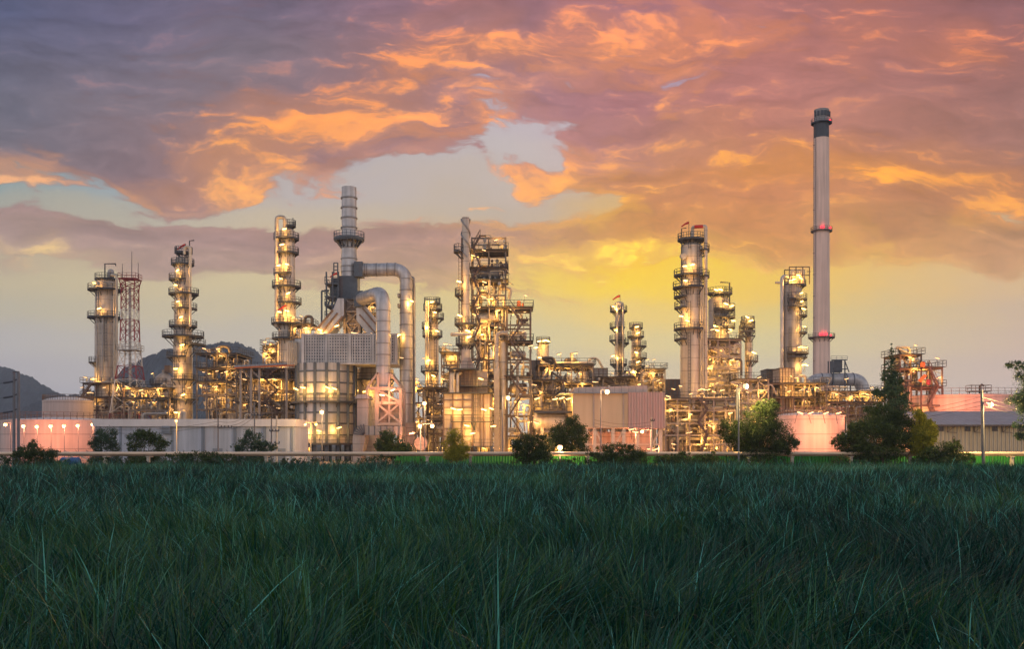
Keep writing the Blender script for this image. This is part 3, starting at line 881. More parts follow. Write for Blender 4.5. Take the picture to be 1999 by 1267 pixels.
def green_fence():
    D = 123.5; a, b = PX(770, D), PX(2150, D)
    root = thing('green_fence', 'bright green corrugated sheet fence behind the low pipeline', 'fence', ((a+b)/2, D, 0))
    n = 26; w = (b-a)/n
    for i in range(n):
        MB().box(a+i*w+0.02, a+(i+1)*w-0.02, D, D+0.05, 0.25, 1.86).build('sheet', M['green'], root)
    for i in range(n+1): MB().box(a+i*w-0.06, a+i*w+0.06, D+0.06, D+0.18, 0, 1.9).build('fence_post', M['post'], root)
green_fence()
def long_wall_building():
    D = 150.0; a, b = PX(186, D), PX(575, D); zt = PZ(818.5, D)
    root = thing('white_building', 'long low white flat-roofed building with blue-grey downpipes left of the heater', 'building', ((a+b)/2, D, 0))
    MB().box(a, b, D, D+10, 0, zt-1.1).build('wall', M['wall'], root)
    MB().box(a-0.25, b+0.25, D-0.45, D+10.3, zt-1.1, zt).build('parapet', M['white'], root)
    for px in (196, 236, 337, 395, 457, 516, 570):
        x = PX(px, D); MB().box(x-0.14, x+0.14, D-0.16, D-0.002, 0.02, zt-1.1).build('downpipe', M['trim'], root)
    for px in (399, 461, 519):
        x = PX(px, D); MB().box(x-0.07, x+0.07, D-0.14, D-0.002, 0.02, zt-1.1).build('downpipe', M['trim'], root)
    for px in (262, 425, 548):
        x = PX(px, D); d = MB().box(x-0.75, x+0.75, D-0.06, D-0.003, 0.07, 2.6).build('door', M['trim'], root)
        MB().box(x+0.5, x+0.6, D-0.12, D-0.063, 1.2, 1.4).build('handle', M['dark'], d)
    x = PX(327, D); z = PZ(838, D)
    v = MB().box(x-0.6, x+0.6, D-0.7, D-0.002, z-0.7, z+0.45)
    for i in range(5): v.box(x-0.65, x+0.65, D-0.78, D-0.71, z-0.6+i*0.2, z-0.5+i*0.2)
    v.build('vent_box', M['trim'], root)
long_wall_building()
def security_fence():
    D = 142.0
    root = thing('security_fence', 'wire fence with bent post tops in front of the pink tank and white building', 'fence', (PX(300, D), D, 0))
    pxs = list(range(92, 575, 21))
    for px in pxs:
        x = PX(px, D); MB().tube([(x, D, 0), (x, D, 1.9), (x-0.45, D-0.3, 2.4)], 0.05, 6).build('fence_post', M['pole'], root)
    w = MB()
    for z in (0.5, 0.9, 1.3, 1.7, 1.9): w.bar((PX(92, D), D, z), (PX(560, D), D, z), 0.025)
    w.build('wire', M['wire'], root)
security_fence()

# ================================================================ tanks
def tank(label, D, cx, r, ytop, m='tank', dome=0.06, rl=True, centre=None, stairs=True):
    X = PX(cx, D); Rr = PL(r, D); zt = PZ(ytop, D); Y = D+Rr
    root = thing('storage_tank', label, 'storage tank', (X, Y, 0))
    MB().lathe(X, Y, [(Rr, 0), (Rr, zt), (Rr*1.006, zt+0.01), (Rr*1.006, zt+0.25)], 72).build('shell', M[m], root)
    MB().lathe(X, Y, [(Rr*0.995, zt+0.251), (Rr*0.8, zt+0.25+Rr*dome*0.5), (Rr*0.4, zt+0.25+Rr*dome*0.9), (0.05, zt+0.25+Rr*dome)], 48).build('roof', M['white'], root)
    if rl:
        rm = MB(); k = 60
        rail(rm, [(X+Rr*0.99*math.cos(2*math.pi*i/k), Y+Rr*0.99*math.sin(2*math.pi*i/k), zt+0.26) for i in range(k)], 1.2, 2.5, 0.06, True)
        rm.build('railing', M['frame_d'], root)
    if centre:
        px, y0 = centre; z0 = zt+0.25+Rr*dome*0.6; x = PX(px, D)
        p = MB().box(x-1.9, x+1.9, Y-Rr*0.6, Y-Rr*0.6+2.4, z0+0.5, z0+0.62).bar((x-1.7, Y-Rr*0.5, z0-0.8), (x-1.7, Y-Rr*0.5, z0+0.5), 0.15).bar((x+1.7, Y-Rr*0.5, z0-0.8), (x+1.7, Y-Rr*0.5, z0+0.5), 0.15)
        pp = p.build('platform', M['frame_d'], root)
        rm = MB(); rail(rm, [(x-1.9, Y-Rr*0.6, z0+0.62), (x+1.9, Y-Rr*0.6, z0+0.62), (x+1.9, Y-Rr*0.6+2.4, z0+0.62), (x-1.9, Y-Rr*0.6+2.4, z0+0.62)], closed=True)
        rm.build('railing', M['frame_d'], pp)
        MB().tube([(x, Y-Rr*0.55, z0), (x, Y-Rr*0.55, z0+1.6), (x+0.4, Y-Rr*0.55, z0+1.9), (x+0.8, Y-Rr*0.55, z0+1.6)], 0.2, 8).build('vent', M['pipe_d'], root)
    return root
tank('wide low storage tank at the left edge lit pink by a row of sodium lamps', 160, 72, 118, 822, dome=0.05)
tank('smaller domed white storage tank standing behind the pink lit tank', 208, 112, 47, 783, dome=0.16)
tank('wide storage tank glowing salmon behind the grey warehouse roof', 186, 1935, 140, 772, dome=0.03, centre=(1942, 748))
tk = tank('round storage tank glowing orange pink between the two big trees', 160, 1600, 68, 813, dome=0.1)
for px, py in ((1562, 806), (1582, 806), (1612, 806), (1637, 806)): lamp(tk, PX(px, 157), 157, PZ(py, 157), 't' if px in (1562, 1612) else None, True, (0, -5.0, -2.5))

def street_lamp(label, px, py, D, kind='b', base_px=None, size=0.36, double=False, m='pole', lens='bright', pw=0.11, group='street lamps in front of the refinery', name='street_lamp', zb=0.0):
    x, z = PX(px, D), PZ(py, D); bx = PX(base_px if base_px is not None else px, D)
    size *= 0.8
    root = thing(name, label, 'street lamp', (bx, D, zb), group)
    pm = MB().tube([(bx, D, zb), (bx, D, z+0.25)], pw, 8, pw*0.65)
    ends = [x] if not double else [x-0.8, x+0.8]
    for e in ends: pm.bar((bx, D, z+0.25), (e, D-0.05, z+0.32), 0.08)
    pm.build('pole', M[m], root)
    for e in ends:
        h = MB().lathe(e, D-0.15, [(size*0.75, z+size*0.8), (size*0.6, z+size*1.0), (0.05, z+size*1.1)], 14).build('lamp_hood', M['dark'], root)
        MB().lathe(e, D-0.15, [(max(0.03, size*math.sin(R(t))), z-size*math.cos(R(t))) for t in (2, 20, 40, 60, 80, 100, 120, 140)], 18).build('lamp_globe', M[lens], h)
        g = bpy.data.objects.new('lamp_glow', LD[kind]); COL.objects.link(g); g.parent = root
        g.location = (e-bx+(0.7 if D < 119 else 0), -0.5 if lens == 'sodium' else -0.3 if D < 119 else -1.6, z-zb-0.2)
    return root
SL = [('tall street lamp before the ribbed cylindrical heater', 629, 805, 148, None, 0.38, False),
 ('upper of two street lamps left of the box furnace', 829, 788, 160, None, 0.42, False),
 ('twin headed street lamp low beside the box furnace', 832, 832, 128, 821, 0.34, True),
 ('street lamp in front of the open steel tower and its stair', 992, 777, 152, 981, 0.42, False),
 ('lowest and nearest street lamp beside the dark bush at the field edge', 1093, 874, 122, None, 0.42, False),
 ('street lamp in front of the big pinkish shed on stilts', 1185, 765, 148, 1173, 0.48, False),
 ('street lamp glowing orange under the shed on stilts', 1253, 843, 150, 1270, 0.32, False),
 ('street lamp just above the feathery tree right of the columns', 1455, 754, 118.5, 1442, 0.40, False),
 ('street lamp in front of the salmon lit tank beside the utility pole', 1932, 790, 116.6, 1919, 0.36, False)]
for i, (l, px, py, D, b, s, d) in enumerate(SL):
    street_lamp(l, px, py, D, {6: 't', 8: 'B', 7: 'B', 4: 'b'}.get(i, 'b'), b, s, d, lens='bright')
for i, (px, py) in enumerate(((47, 832), (73, 833), (100, 832), (126, 832), (153, 831), (182, 829))):
    street_lamp('%s of six orange lamps along the front of the wide pink tank' % ('leftmost', 'second from left', 'third from left', 'fourth from left', 'fifth from left', 'rightmost')[i], px, py, 155, 's', None, 0.34, False, lens='sodium', pw=0.07, group='lamps along the pink tank', name='tank_lamp')
street_lamp('lamp on a thin post at the left picture edge beside the twin poles', 12, 829, 150, 's', 21, 0.34, lens='sodium', pw=0.08)
street_lamp('small globe lamp on a pale post before the white building', 345, 822, 140, 'w', None, 0.24, m='post', pw=0.09)
street_lamp('small twin lamp on a post at the right end of the white building', 607, 829, 146, 'w', None, 0.24, True, m='post', pw=0.08)

# ================================================================ columns
c = column('stout beige column on a steel table beside the red and white mast', 230, [(207,19.5,553),(207,20.5,640),(207,21,790)],
   [(545,187,229),(566,173,238),(620,172,237),(708,177,188)], [(195,556),(206,606),(192,742)])
for dx, r in ((230, 0.22), (234.5, 0.3)):
    pipe(c, [(PX(224, 230), 228, PZ(540 if r > .25 else 556, 230)), (PX(dx, 230), 228, PZ(540 if r > .25 else 556, 230)), (PX(dx, 230), 228, PZ(790, 230))], r)
for px in (200, 211): pipe(c, [(PX(px, 230), 227.0, PZ(624, 230)), (PX(px, 230), 227.0, PZ(745, 230))], 0.16, 'pipe_g')
MB().tube([(PX(205,230),230,PZ(545,230)),(PX(205,230),230,PZ(515,230)),(PX(226,230),230,PZ(515,230)),(PX(226,230),230,PZ(519,230))],0.16,6).build('davit', M['dark'], c)
pipe(c, [(PX(217,230),229,PZ(548,230)),(PX(217,230),229,PZ(530,230)),(PX(223,230),229,PZ(530,230)),(PX(223,230),229,PZ(548,230))], 0.4, 'pipe_g')

c = column('slender beige column with ten galleries between the mast and the pipework', 220, [(357,14.5,508),(357,16,600),(357,18,700),(357,19,860)],
   [(493,343,376),(516,335,378),(546,338,368),(574,332,388),(603,341,381),(637,332,384),(657,319,397),(673,378,400),(697,327,369),(742,345,380),(780,335,382)],
   [(355,532),(352,560),(356,592),(362,622),(364,676),(352,722),(366,772),(353,806)])
pipe(c, [(PX(366,220),218,PZ(500,220)),(PX(366,220),218,PZ(485,220)),(PX(377,220),218,PZ(485,220)),(PX(377,220),218,PZ(640,220))], 0.3)
MB().tube([(PX(373,220),219,PZ(490,220)),(PX(373,220),219,PZ(472,220)),(PX(382,220),219,PZ(471,220))],0.13,6).build('davit', M['dark'], c)
windsock(c, 354, 482, 220, 0.8)
pipe(c, [(PX(372,220),216.5,PZ(870,220)),(PX(372,220),216.5,PZ(806,220)),(PX(364,220),216.5,PZ(806,220)),(PX(364,220),216.5,PZ(840,220))], 0.55, 'clad')

c = column('tall beige column topped by a curved vapour pipe left of the grey stack', 215, [(561,14,452),(561,15.5,560),(561,17,640),(561,20,720),(561,22,860)],
   [(441,556,580),(466,534,582),(494,536,582),(535,537,578),(560,531,586),(592,556,578),(632,530,588),(661,532,576)],
   [(561,452),(556,482),(549,522),(566,520),(555,548),(568,576),(551,612),(566,610),(547,712)])
pipe(c, [(PX(543.5,215),213.4,PZ(640,215)),(PX(543.5,215),213.4,PZ(427,215)),(PX(559,215),213.4,PZ(427,215)),(PX(559,215),213.8,PZ(447,215))], 0.42, 'clad', 0.66)
MB().tube([(PX(572,215),215,PZ(441,215)),(PX(572,215),215,PZ(425,215))],0.1,6).build('mast', M['dark'], c)
windsock(c, 551, 601, 211, 0.75)

c = column('small column crowded with galleries between the ducts and the open tower', 215, [(845,9,598),(845,10,660),(846,12,860)],
   [(592,827,858),(604,826,862),(622,840,864),(640,824,836),(656,824,862),(725,822,852)], [(845,592),(850,612),(836,640),(855,648),(838,705),(848,735)])
for px in (833, 837): pipe(c, [(PX(px,215),213,PZ(590,215)),(PX(px,215),213,PZ(800,215))], 0.22)
MB().tube([(PX(852,215),215,PZ(596,215)),(PX(852,215),215,PZ(583,215)),(PX(859,215),215,PZ(583,215))],0.12,6).build('davit', M['dark'], c)

c = column('squat grey vessel with a lamp lit top right of the open tower', 235, [(1060,11.5,676),(1060,12,860)], [(668,1047,1074)], [(1052,668),(1062,667),(1070,668),(1046,680),(1053,700)], 'clad_grey')
c = column('slim column with a red windsock above the pinkish shed', 240, [(1209,8.5,593),(1209,9.5,860)],
   [(607,1190,1223),(640,1192,1208),(665,1190,1207),(670,1210,1223),(711,1190,1223),(725,1212,1225)], [(1202,606),(1196,600),(1201,646),(1202,700),(1195,696)])
windsock(c, 1203, 581, 240, 0.75)
for px in (1203, 1214): pipe(c, [(PX(px,240),237.6,PZ(600,240)),(PX(px,240),237.6,PZ(750,240))], 0.25, 'pipe_g')
c = column('shorter slim column with a bright yellow top right of its taller neighbour', 235, [(1242,8.5,636),(1242,10.5,720),(1242,12,860)],
   [(640,1228,1254),(657,1224,1256),(676,1242,1259),(699,1232,1260),(715,1228,1260)], [(1241,640),(1243,652),(1240,690),(1243,708),(1236,726),(1246,728)])
c = column('largest beige column with a red topped overhead pipe', 205, [(1350,20.5,483),(1350,21.5,560),(1350,22.5,860)],
   [(468,1323,1376),(490,1364,1384),(538,1316,1366),(541,1366,1384),(562,1314,1356),(580,1316,1330),(601,1320,1330),(643,1316,1362),(663,1320,1330)],
   [(1332,524),(1346,522),(1333,552),(1326,620),(1337,630)])
D = 205
pipe(c, [(PX(1350,D),D-1,PZ(478,D)),(PX(1350,D),D-1,PZ(446.5,D)),(PX(1354,D),D-1.6,PZ(446,D))], 0.34, 'clad')
pipe(c, [(PX(1353,D),D-1.6,PZ(446,D)),(PX(1369,D),D-2.0,PZ(446,D))], 0.36, 'red', n=12)
pipe(c, [(PX(1368,D),D-2.0,PZ(446,D)),(PX(1374,D),D-2.0,PZ(446,D)),(PX(1374,D),D-2.0,PZ(655,D)),(PX(1374,D),D-2.0,PZ(760,D))], 0.36, 'clad')
for px in (1364, 1368.5): pipe(c, [(PX(px,D),D-2.1,PZ(560,D)),(PX(px,D),D-2.1,PZ(770,D))], 0.18)
MB().tube([(PX(1329,D),D-1,PZ(560,D)),(PX(1329,D),D-1,PZ(448,D)),(PX(1338,D),D-1,PZ(447,D))],0.11,6).build('davit', M['dark'], c)
MB().lathe(0,0,[(0.05,0),(0.75,0.01),(0.75,0.3),(0.05,0.31)],18)
mw = MB().tube([(PX(1330.5,D),D-2.4,PZ(504,D)),(PX(1330.5,D)-0.1,D-1.6,PZ(504,D))],0.62,16); mw.build('manway', M['pipe_g'], c)
windsock(c, 1337, 438, 205, 0.65)
c = column('broad grey domed drum with lit top gallery behind the largest column', 216, [(1403,20,588),(1403,20.5,860)],
   [(573,1383,1430),(605,1398,1433),(620,1410,1434),(640,1410,1432)], [(1392,570),(1401,570),(1411,597),(1424,600),(1428,628),(1391,640),(1394,648),(1420,646)], 'clad_grey')
MB().tube([(PX(1424,212),212,PZ(596,212)),(PX(1424,212),212,PZ(552,212)),(PX(1406,212),212,PZ(551,212))],0.17,6).build('davit', M['dark'], c)
pipe(c, [(PX(1413,212),213.5,PZ(650,212)),(PX(1413,212),213.5,PZ(612,212)),(PX(1398,212),213.5,PZ(612,212))], 0.18, 'pipe_g')
c = column('thin beige column with a dark crown of galleries beside the feathery tree', 210, [(1461,6.6,640),(1461,7.6,860)],
   [(629,1446,1471),(638,1444,1472),(647,1443,1471),(657,1443,1470),(705,1462,1474)], [(1455,621),(1462,628),(1468,690)])
c = column('broad grey column with an overhead pipe just left of the chimney', 232, [(1544,20,560),(1544,21,860)],
   [(557,1530,1576),(585,1550,1567),(600,1548,1567),(617,1556,1571),(650,1558,1573),(690,1548,1577),(698,1552,1574)],
   [(1556,576),(1557,592),(1562,606),(1563,640),(1553,680),(1561,680),(1568,680),(1562,714),(1570,714)], 'clad_grey')
D = 232
pipe(c, [(PX(1523,D),D-1.5,PZ(750,D)),(PX(1523,D),D-1.5,PZ(541,D)),(PX(1540,D),D-0.5,PZ(541,D)),(PX(1540,D),D-0.5,PZ(556,D))], 0.42, 'duct', 1.0)
pipe(c, [(PX(1510,D),D-1.5,PZ(554,D)),(PX(1523,D),D-1.5,PZ(554,D))], 0.28, 'clad')
tf = MB()
for px in (1536, 1549, 1562, 1575):
    for q in (-2, 2): tf.bar((PX(px,D),D+q,PZ(557,D)),(PX(px,D),D+q,PZ(524,D)),0.2)
for py in (524, 540):
    for q in (-2, 2): tf.bar((PX(1536,D),D+q,PZ(py,D)),(PX(1575,D),D+q,PZ(py,D)),0.2)
tf.bar((PX(1575,D),D,PZ(530,D)),(PX(1582,D),D,PZ(530,D)),0.15); tf.build('top_frame', M['frame_d'], c)
for px, r in ((1547, .5), (1556, .35), (1566, .5)):
    MB().drum((PX(px,D),D,PZ(553,D)),(PX(px,D),D,PZ(528,D)),r).build('vertical_drum', M['pipe'], c)
for px, py in ((1538, 550), (1544, 548), (1553, 540), (1558, 546)): lamp(c, PX(px,D), D-2.3, PZ(py,D), 'w' if px % 3 else None)

# ================================================================ tall chimney
def chimney():
    D = 320.0; X = PX(1603.5, D); P = lambda n: PL(n, D)
    root = thing('chimney', 'very tall pale concrete chimney with a dark band near its top', 'chimney', (X, D, 0))
    MB().lathe(X, D, [(P(17.2), 0), (P(15.9), PZ(658, D)), (P(15.0), PZ(451, D)), (P(14.2), PZ(270, D))], 48).build('shaft', M['conc'], root)
    MB().lathe(X, D, [(P(14.25), PZ(270, D)+0.01), (P(14.1), PZ(240, D))], 48).build('dark_band', M['band'], root)
    MB().lathe(X, D, [(P(14.0), PZ(240, D)+0.01), (P(13.9), PZ(217, D)), (P(14.3), PZ(216.6, D)), (P(14.3), PZ(214.5, D))], 48).build('crown', M['clad_grey'], root)
    for k in range(6):
        g = R(205+k*26); x, y = X+P(14)*math.cos(g), D+P(14)*math.sin(g)
        MB().bar((x, y, PZ(229, D)), (x, y, PZ(219, D)), 0.9, 0.35).build('vent_slot', M['band'], root)
    for py, ro in ((240, 19.5), (451, 20), (659, 25)):
        platform(root, X, D, PZ(py, D), P(14.5), P(ro), 0, 360, 'dark' if py < 300 else 'frame_d', py > 600)
    l = MB(); ladder(l, X-P(15.6), D-1.2, 3, PZ(245, D), 0.7)
    for py in range(285, 720, 42): l.bar((X-P(15.5), D-1, PZ(py, D)), (X-P(18.5), D-1, PZ(py, D)), 0.18)
    l.build('ladder', M['frame_d'], root)
    for py, pxs in ((238, (1617,)), (446, (1598, 1602, 1618)), (654, (1596, 1600, 1604, 1608, 1622))):
        for px in pxs:
            x = PX(px, D); rr = P(17.5); y = D-math.sqrt(max(0.1, rr*rr-(x-X)**2)) if abs(x-X) < rr else D
            b = MB().lathe(x, y, [(0.05, PZ(py, D)-0.4), (0.3, PZ(py, D)-0.3), (0.3, PZ(py, D)+0.15), (0.05, PZ(py, D)+0.3)], 10).build('beacon', M['redlamp'], root)
            if px in (1602, 1600, 1608, 1617):
                g = bpy.data.objects.new('beacon_glow', LD['r']); COL.objects.link(g); g.parent = root; g.location = (x-X, y-D-0.1, PZ(py, D)+0.8)
chimney()
def flue_bridge():
    D = 300.0; z = PZ(741, D); r = PL(12.5, D)
    root = thing('flue_duct', 'fat grey horizontal duct with a bent end at the foot of the chimney', 'duct', (PX(1640, D), D, 0))
    MB().tube(fillet([(PX(1588, D), D+3, 0), (PX(1588, D), D+3, z), (PX(1620, D), D, z), (PX(1684, D), D, z), (PX(1684, D), D, 0)], 3.4, 8), r, 24).build('duct', M['duct'], root)
    for px in (1605, 1622, 1650, 1664): MB().tube([(PX(px, D)-0.12, D+(0 if px > 1610 else 1.2), z), (PX(px, D)+0.12, D+(0 if px > 1610 else 1.2), z)], r*1.05, 24).build('flange', M['blue_steel'], root)
    MB().box(PX(1624, D), PX(1642, D), D-1, D+2, PZ(727, D), PZ(704, D)).build('damper_housing', M['blue_steel'], root)
    t = MB()
    for px in (1622, 1644):
        for q in (-2.4, 2.6): t.bar((PX(px, D), D+q, 0), (PX(px, D), D+q, PZ(704, D)), 0.3)
    for py in (704, 722, 757): t.bar((PX(1618, D), D-2.4, PZ(py, D)), (PX(1648, D), D-2.4, PZ(py, D)), 0.3)
    t.bar((PX(1644, D), D-2.4, PZ(706, D)), (PX(1652, D), D-2.4, PZ(728, D)), 0.25)
    for px in (1660, 1673): t.bar((PX(px, D), D, 0), (PX(px, D), D, PZ(752, D)), 0.35)
    rail(t, [(PX(1617, D), D-2.4, PZ(704, D)), (PX(1649, D), D-2.4, PZ(704, D))])
    t.build('support_frame', M['blue_steel'], root)
flue_bridge()

# ================================================================ red and white mast
def lattice_mast():
    D = 226.0; X = PX(254, D)
    root = thing('lattice_mast', 'red and white lattice mast with antennas right of the stout column', 'mast', (X, D, 0))
    def half(py): return PL(float(np.interp(py, [545, 556, 566, 620, 672, 714, 790, 815, 895], [16, 13.5, 12.5, 12.8, 14.2, 17.5, 26, 29, 36])), D)
    pys = [545, 556, 566, 585, 605, 625, 645, 667, 690, 715, 742, 772, 808, 850, 895]
    for i in range(len(pys)-1):
        mk = ('maroon', 'maroon', 'maroon', 'maroon', 'white', 'maroon', 'maroon', 'white', 'white', 'maroon', 'white', 'white', 'maroon', 'maroon')[i]; m = MB()
        a, b = half(pys[i]), half(pys[i+1]); z0, z1 = PZ(pys[i], D), PZ(pys[i+1], D)
        cs = [(-1,-1),(1,-1),(1,1),(-1,1)]
        for k in range(4):
            p, q = cs[k], cs[(k+1) % 4]
            A = lambda c, h, z: (X+c[0]*h, D+c[1]*h, z)
            m.bar(A(p, a, z0), A(p, b, z1), 0.2); m.bar(A(p, a, z0), A(q, b, z1), 0.1); m.bar(A(q, a, z0), A(p, b, z1), 0.1)
            m.bar(A(p, a, z0), A(q, a, z0), 0.11)
        m.build('red_section' if mk == 'maroon' else 'white_section', M[mk], root)
    for py, h in ((545, 17), (684, 20)):
        h = PL(h, D); z = PZ(py, D)
        p = MB().box(X-h, X+h, D-h, D+h, z-0.1, z).build('platform', M['maroon'] if py < 600 else M['pipe_g'], root)
        rm = MB(); rail(rm, [(X-h, D-h, z), (X+h, D-h, z), (X+h, D+h, z), (X-h, D+h, z)], closed=True); rm.build('railing', M['maroon'] if py < 600 else M['pipe_g'], p)
    for px, py in ((257.5, 491), (239, 515), (270, 513)):
        MB().tube([(PX(px, D), D, PZ(546, D)), (PX(px, D), D, PZ(py, D))], 0.09, 6, 0.05).build('antenna', M['dark'], root)
    MB().box(X-0.25, X+0.25, D-0.2, D+0.2, 0, PZ(560, D)).build('cable_run', M['pipe_g'], root)
lattice_mast()
# ================================================================ cylindrical process heater with its box, stack and ducts
def heater():
    D = 188.0
    X = PX(637, D); r = PL(57, D)
    root = thing('process_heater', 'big ribbed cylindrical heater under a finned box in front of the grey stack', 'furnace', (X, D, 0))
    zt, zb = PZ(712, D), PZ(868, D)
    MB().lathe(X, D, [(r, zb), (r, zt)], 16, R(11.25)).build('shell', M['duct'], root)
    ribs = MB()
    for k in range(16):
        g = R(11.25+22.5*k); x, y = X+r*math.cos(g), D+r*math.sin(g)
        ribs.bar((x, y, 0), (x, y, zt), 0.5, 0.42)
    for py in (728, 750, 771, 807, 828, 850):
        z = PZ(py, D)
        for k in range(16):
            g, h = R(11.25+22.5*k), R(33.75+22.5*k)
            ribs.bar((X+r*math.cos(g), D+r*math.sin(g), z), (X+r*math.cos(h), D+r*math.sin(h), z), 0.2, 0.3)
    ribs.build('rib', M['blue_steel'], root)
    platform(root, X, D, PZ(786, D), r-0.2, r+PL(9, D), 0, 360, 'dark')
    platform(root, X, D, PZ(866, D), r-0.2, r+PL(7, D), 0, 360, 'dark', False)
    lg = MB()
    for k in range(8):
        g = R(45*k+20); lg.bar((X+r*0.8*math.cos(g), D+r*0.8*math.sin(g), 0), (X+r*0.8*math.cos(g), D+r*0.8*math.sin(g), zb), 0.5)
    lg.build('base_frame', M['dark'], root)
    for px, py in ((588, 762), (604, 760), (652, 760), (664, 762), (636, 842), (592, 845), (672, 836)):
        rr = r+1.0; dx = PX(px, D)-X; y = D-math.sqrt(max(0.2, rr*rr-dx*dx)); lamp(root, X+dx, y, PZ(py, D), 'p', off=(0, -1.3, -0.5))
    # finned convection box
    a, b = PX(601, D), PX(779, D); z0, z1 = PZ(711, D), PZ(660, D); y0, y1 = D-r*0.72, D+r*0.8
    bx = MB().box(a, b, y0, y1, z0, z1).build('convection_box', M['blue_steel'], root)
    fn = MB(); n = 36
    for i in range(n+1):
        x = a+(b-a)*i/n; w = 0.24 if i % 9 else 0.5
        fn.box(x-w/2, x+w/2, y0-(0.34 if i % 9 else 0.5), y0-0.003, z0, z1)
    for i in range(9):
        z = z0+(z1-z0)*(i+0.5)/9; fn.box(a, b, y0-0.24, y0-0.004, z-0.12, z+0.12)
    fn.box(a-0.2, b+0.2, y0-0.55, y1+0.2, z1+0.003, z1+0.35); fn.box(a-0.2, b+0.2, y0-0.55, y1+0.2, z0-0.4, z0-0.003)
    fn.build('fin', M['duct'], bx)
    MB().box(PX(580, D), PX(601, D)-0.01, y0+2, y1-1, z0-0.3, PZ(664, D)).build('end_box', M['duct'], root)
    for i in range(5): pipe(root, [(PX(569+i*4, D), y0+1, PZ(715, D)), (PX(569+i*4, D), y0+1, PZ(670, D)), (PX(583, D), y0+1.9, PZ(670, D))], 0.13, 'pipe')
    # second, plain vessel to the right
    X2, r2 = PX(722, D), PL(38, D)
    MB().lathe(X2, D+7, [(r2, 0), (r2, z0-0.45)], 16).build('rear_vessel', M['clad'], root)
    platform(root, X2, D+7, PZ(738, D), r2-0.1, r2+1.2, 180, 330, 'dark')
    for px, py in ((691, 762), (709, 763)): lamp(root, PX(px, D), D+7-r2-1.0, PZ(py, D), 'p', off=(0, -1.3, -0.5))
    # sloping ducts from the box up to the stack foot
    for pts, nm in (([(615,660),(648,660),(676,622),(676,590),(664,590),(655,612)], 1), ([(722,660),(762,660),(712,600),(700,600),(700,632)], 2)):
        MB().poly([(PX(p, D), PZ(q, D)+0.36) for p, q in pts], D-2.6, D+2.6).build('sloping_duct', M['duct'], root)
    sl = MB()
    for (p, q), (s, t) in (((622,652),(655,613)),((634,656),(664,619)),((646,659),(674,625)),((706,622),(738,659)),((712,610),(752,657))):
        sl.bar((PX(p, D), D-2.7, PZ(q, D)+0.4), (PX(s, D), D-2.7, PZ(t, D)+0.4), 0.4, 0.3)
    sl.build('duct_stiffener', M['brown'], root)
    for px, py in ((696, 654), (703, 655), (632, 648), (664, 640), (734, 656)): lamp(root, PX(px, D), D-3.6, PZ(py, D), 'p' if px != 703 else None)
heater()
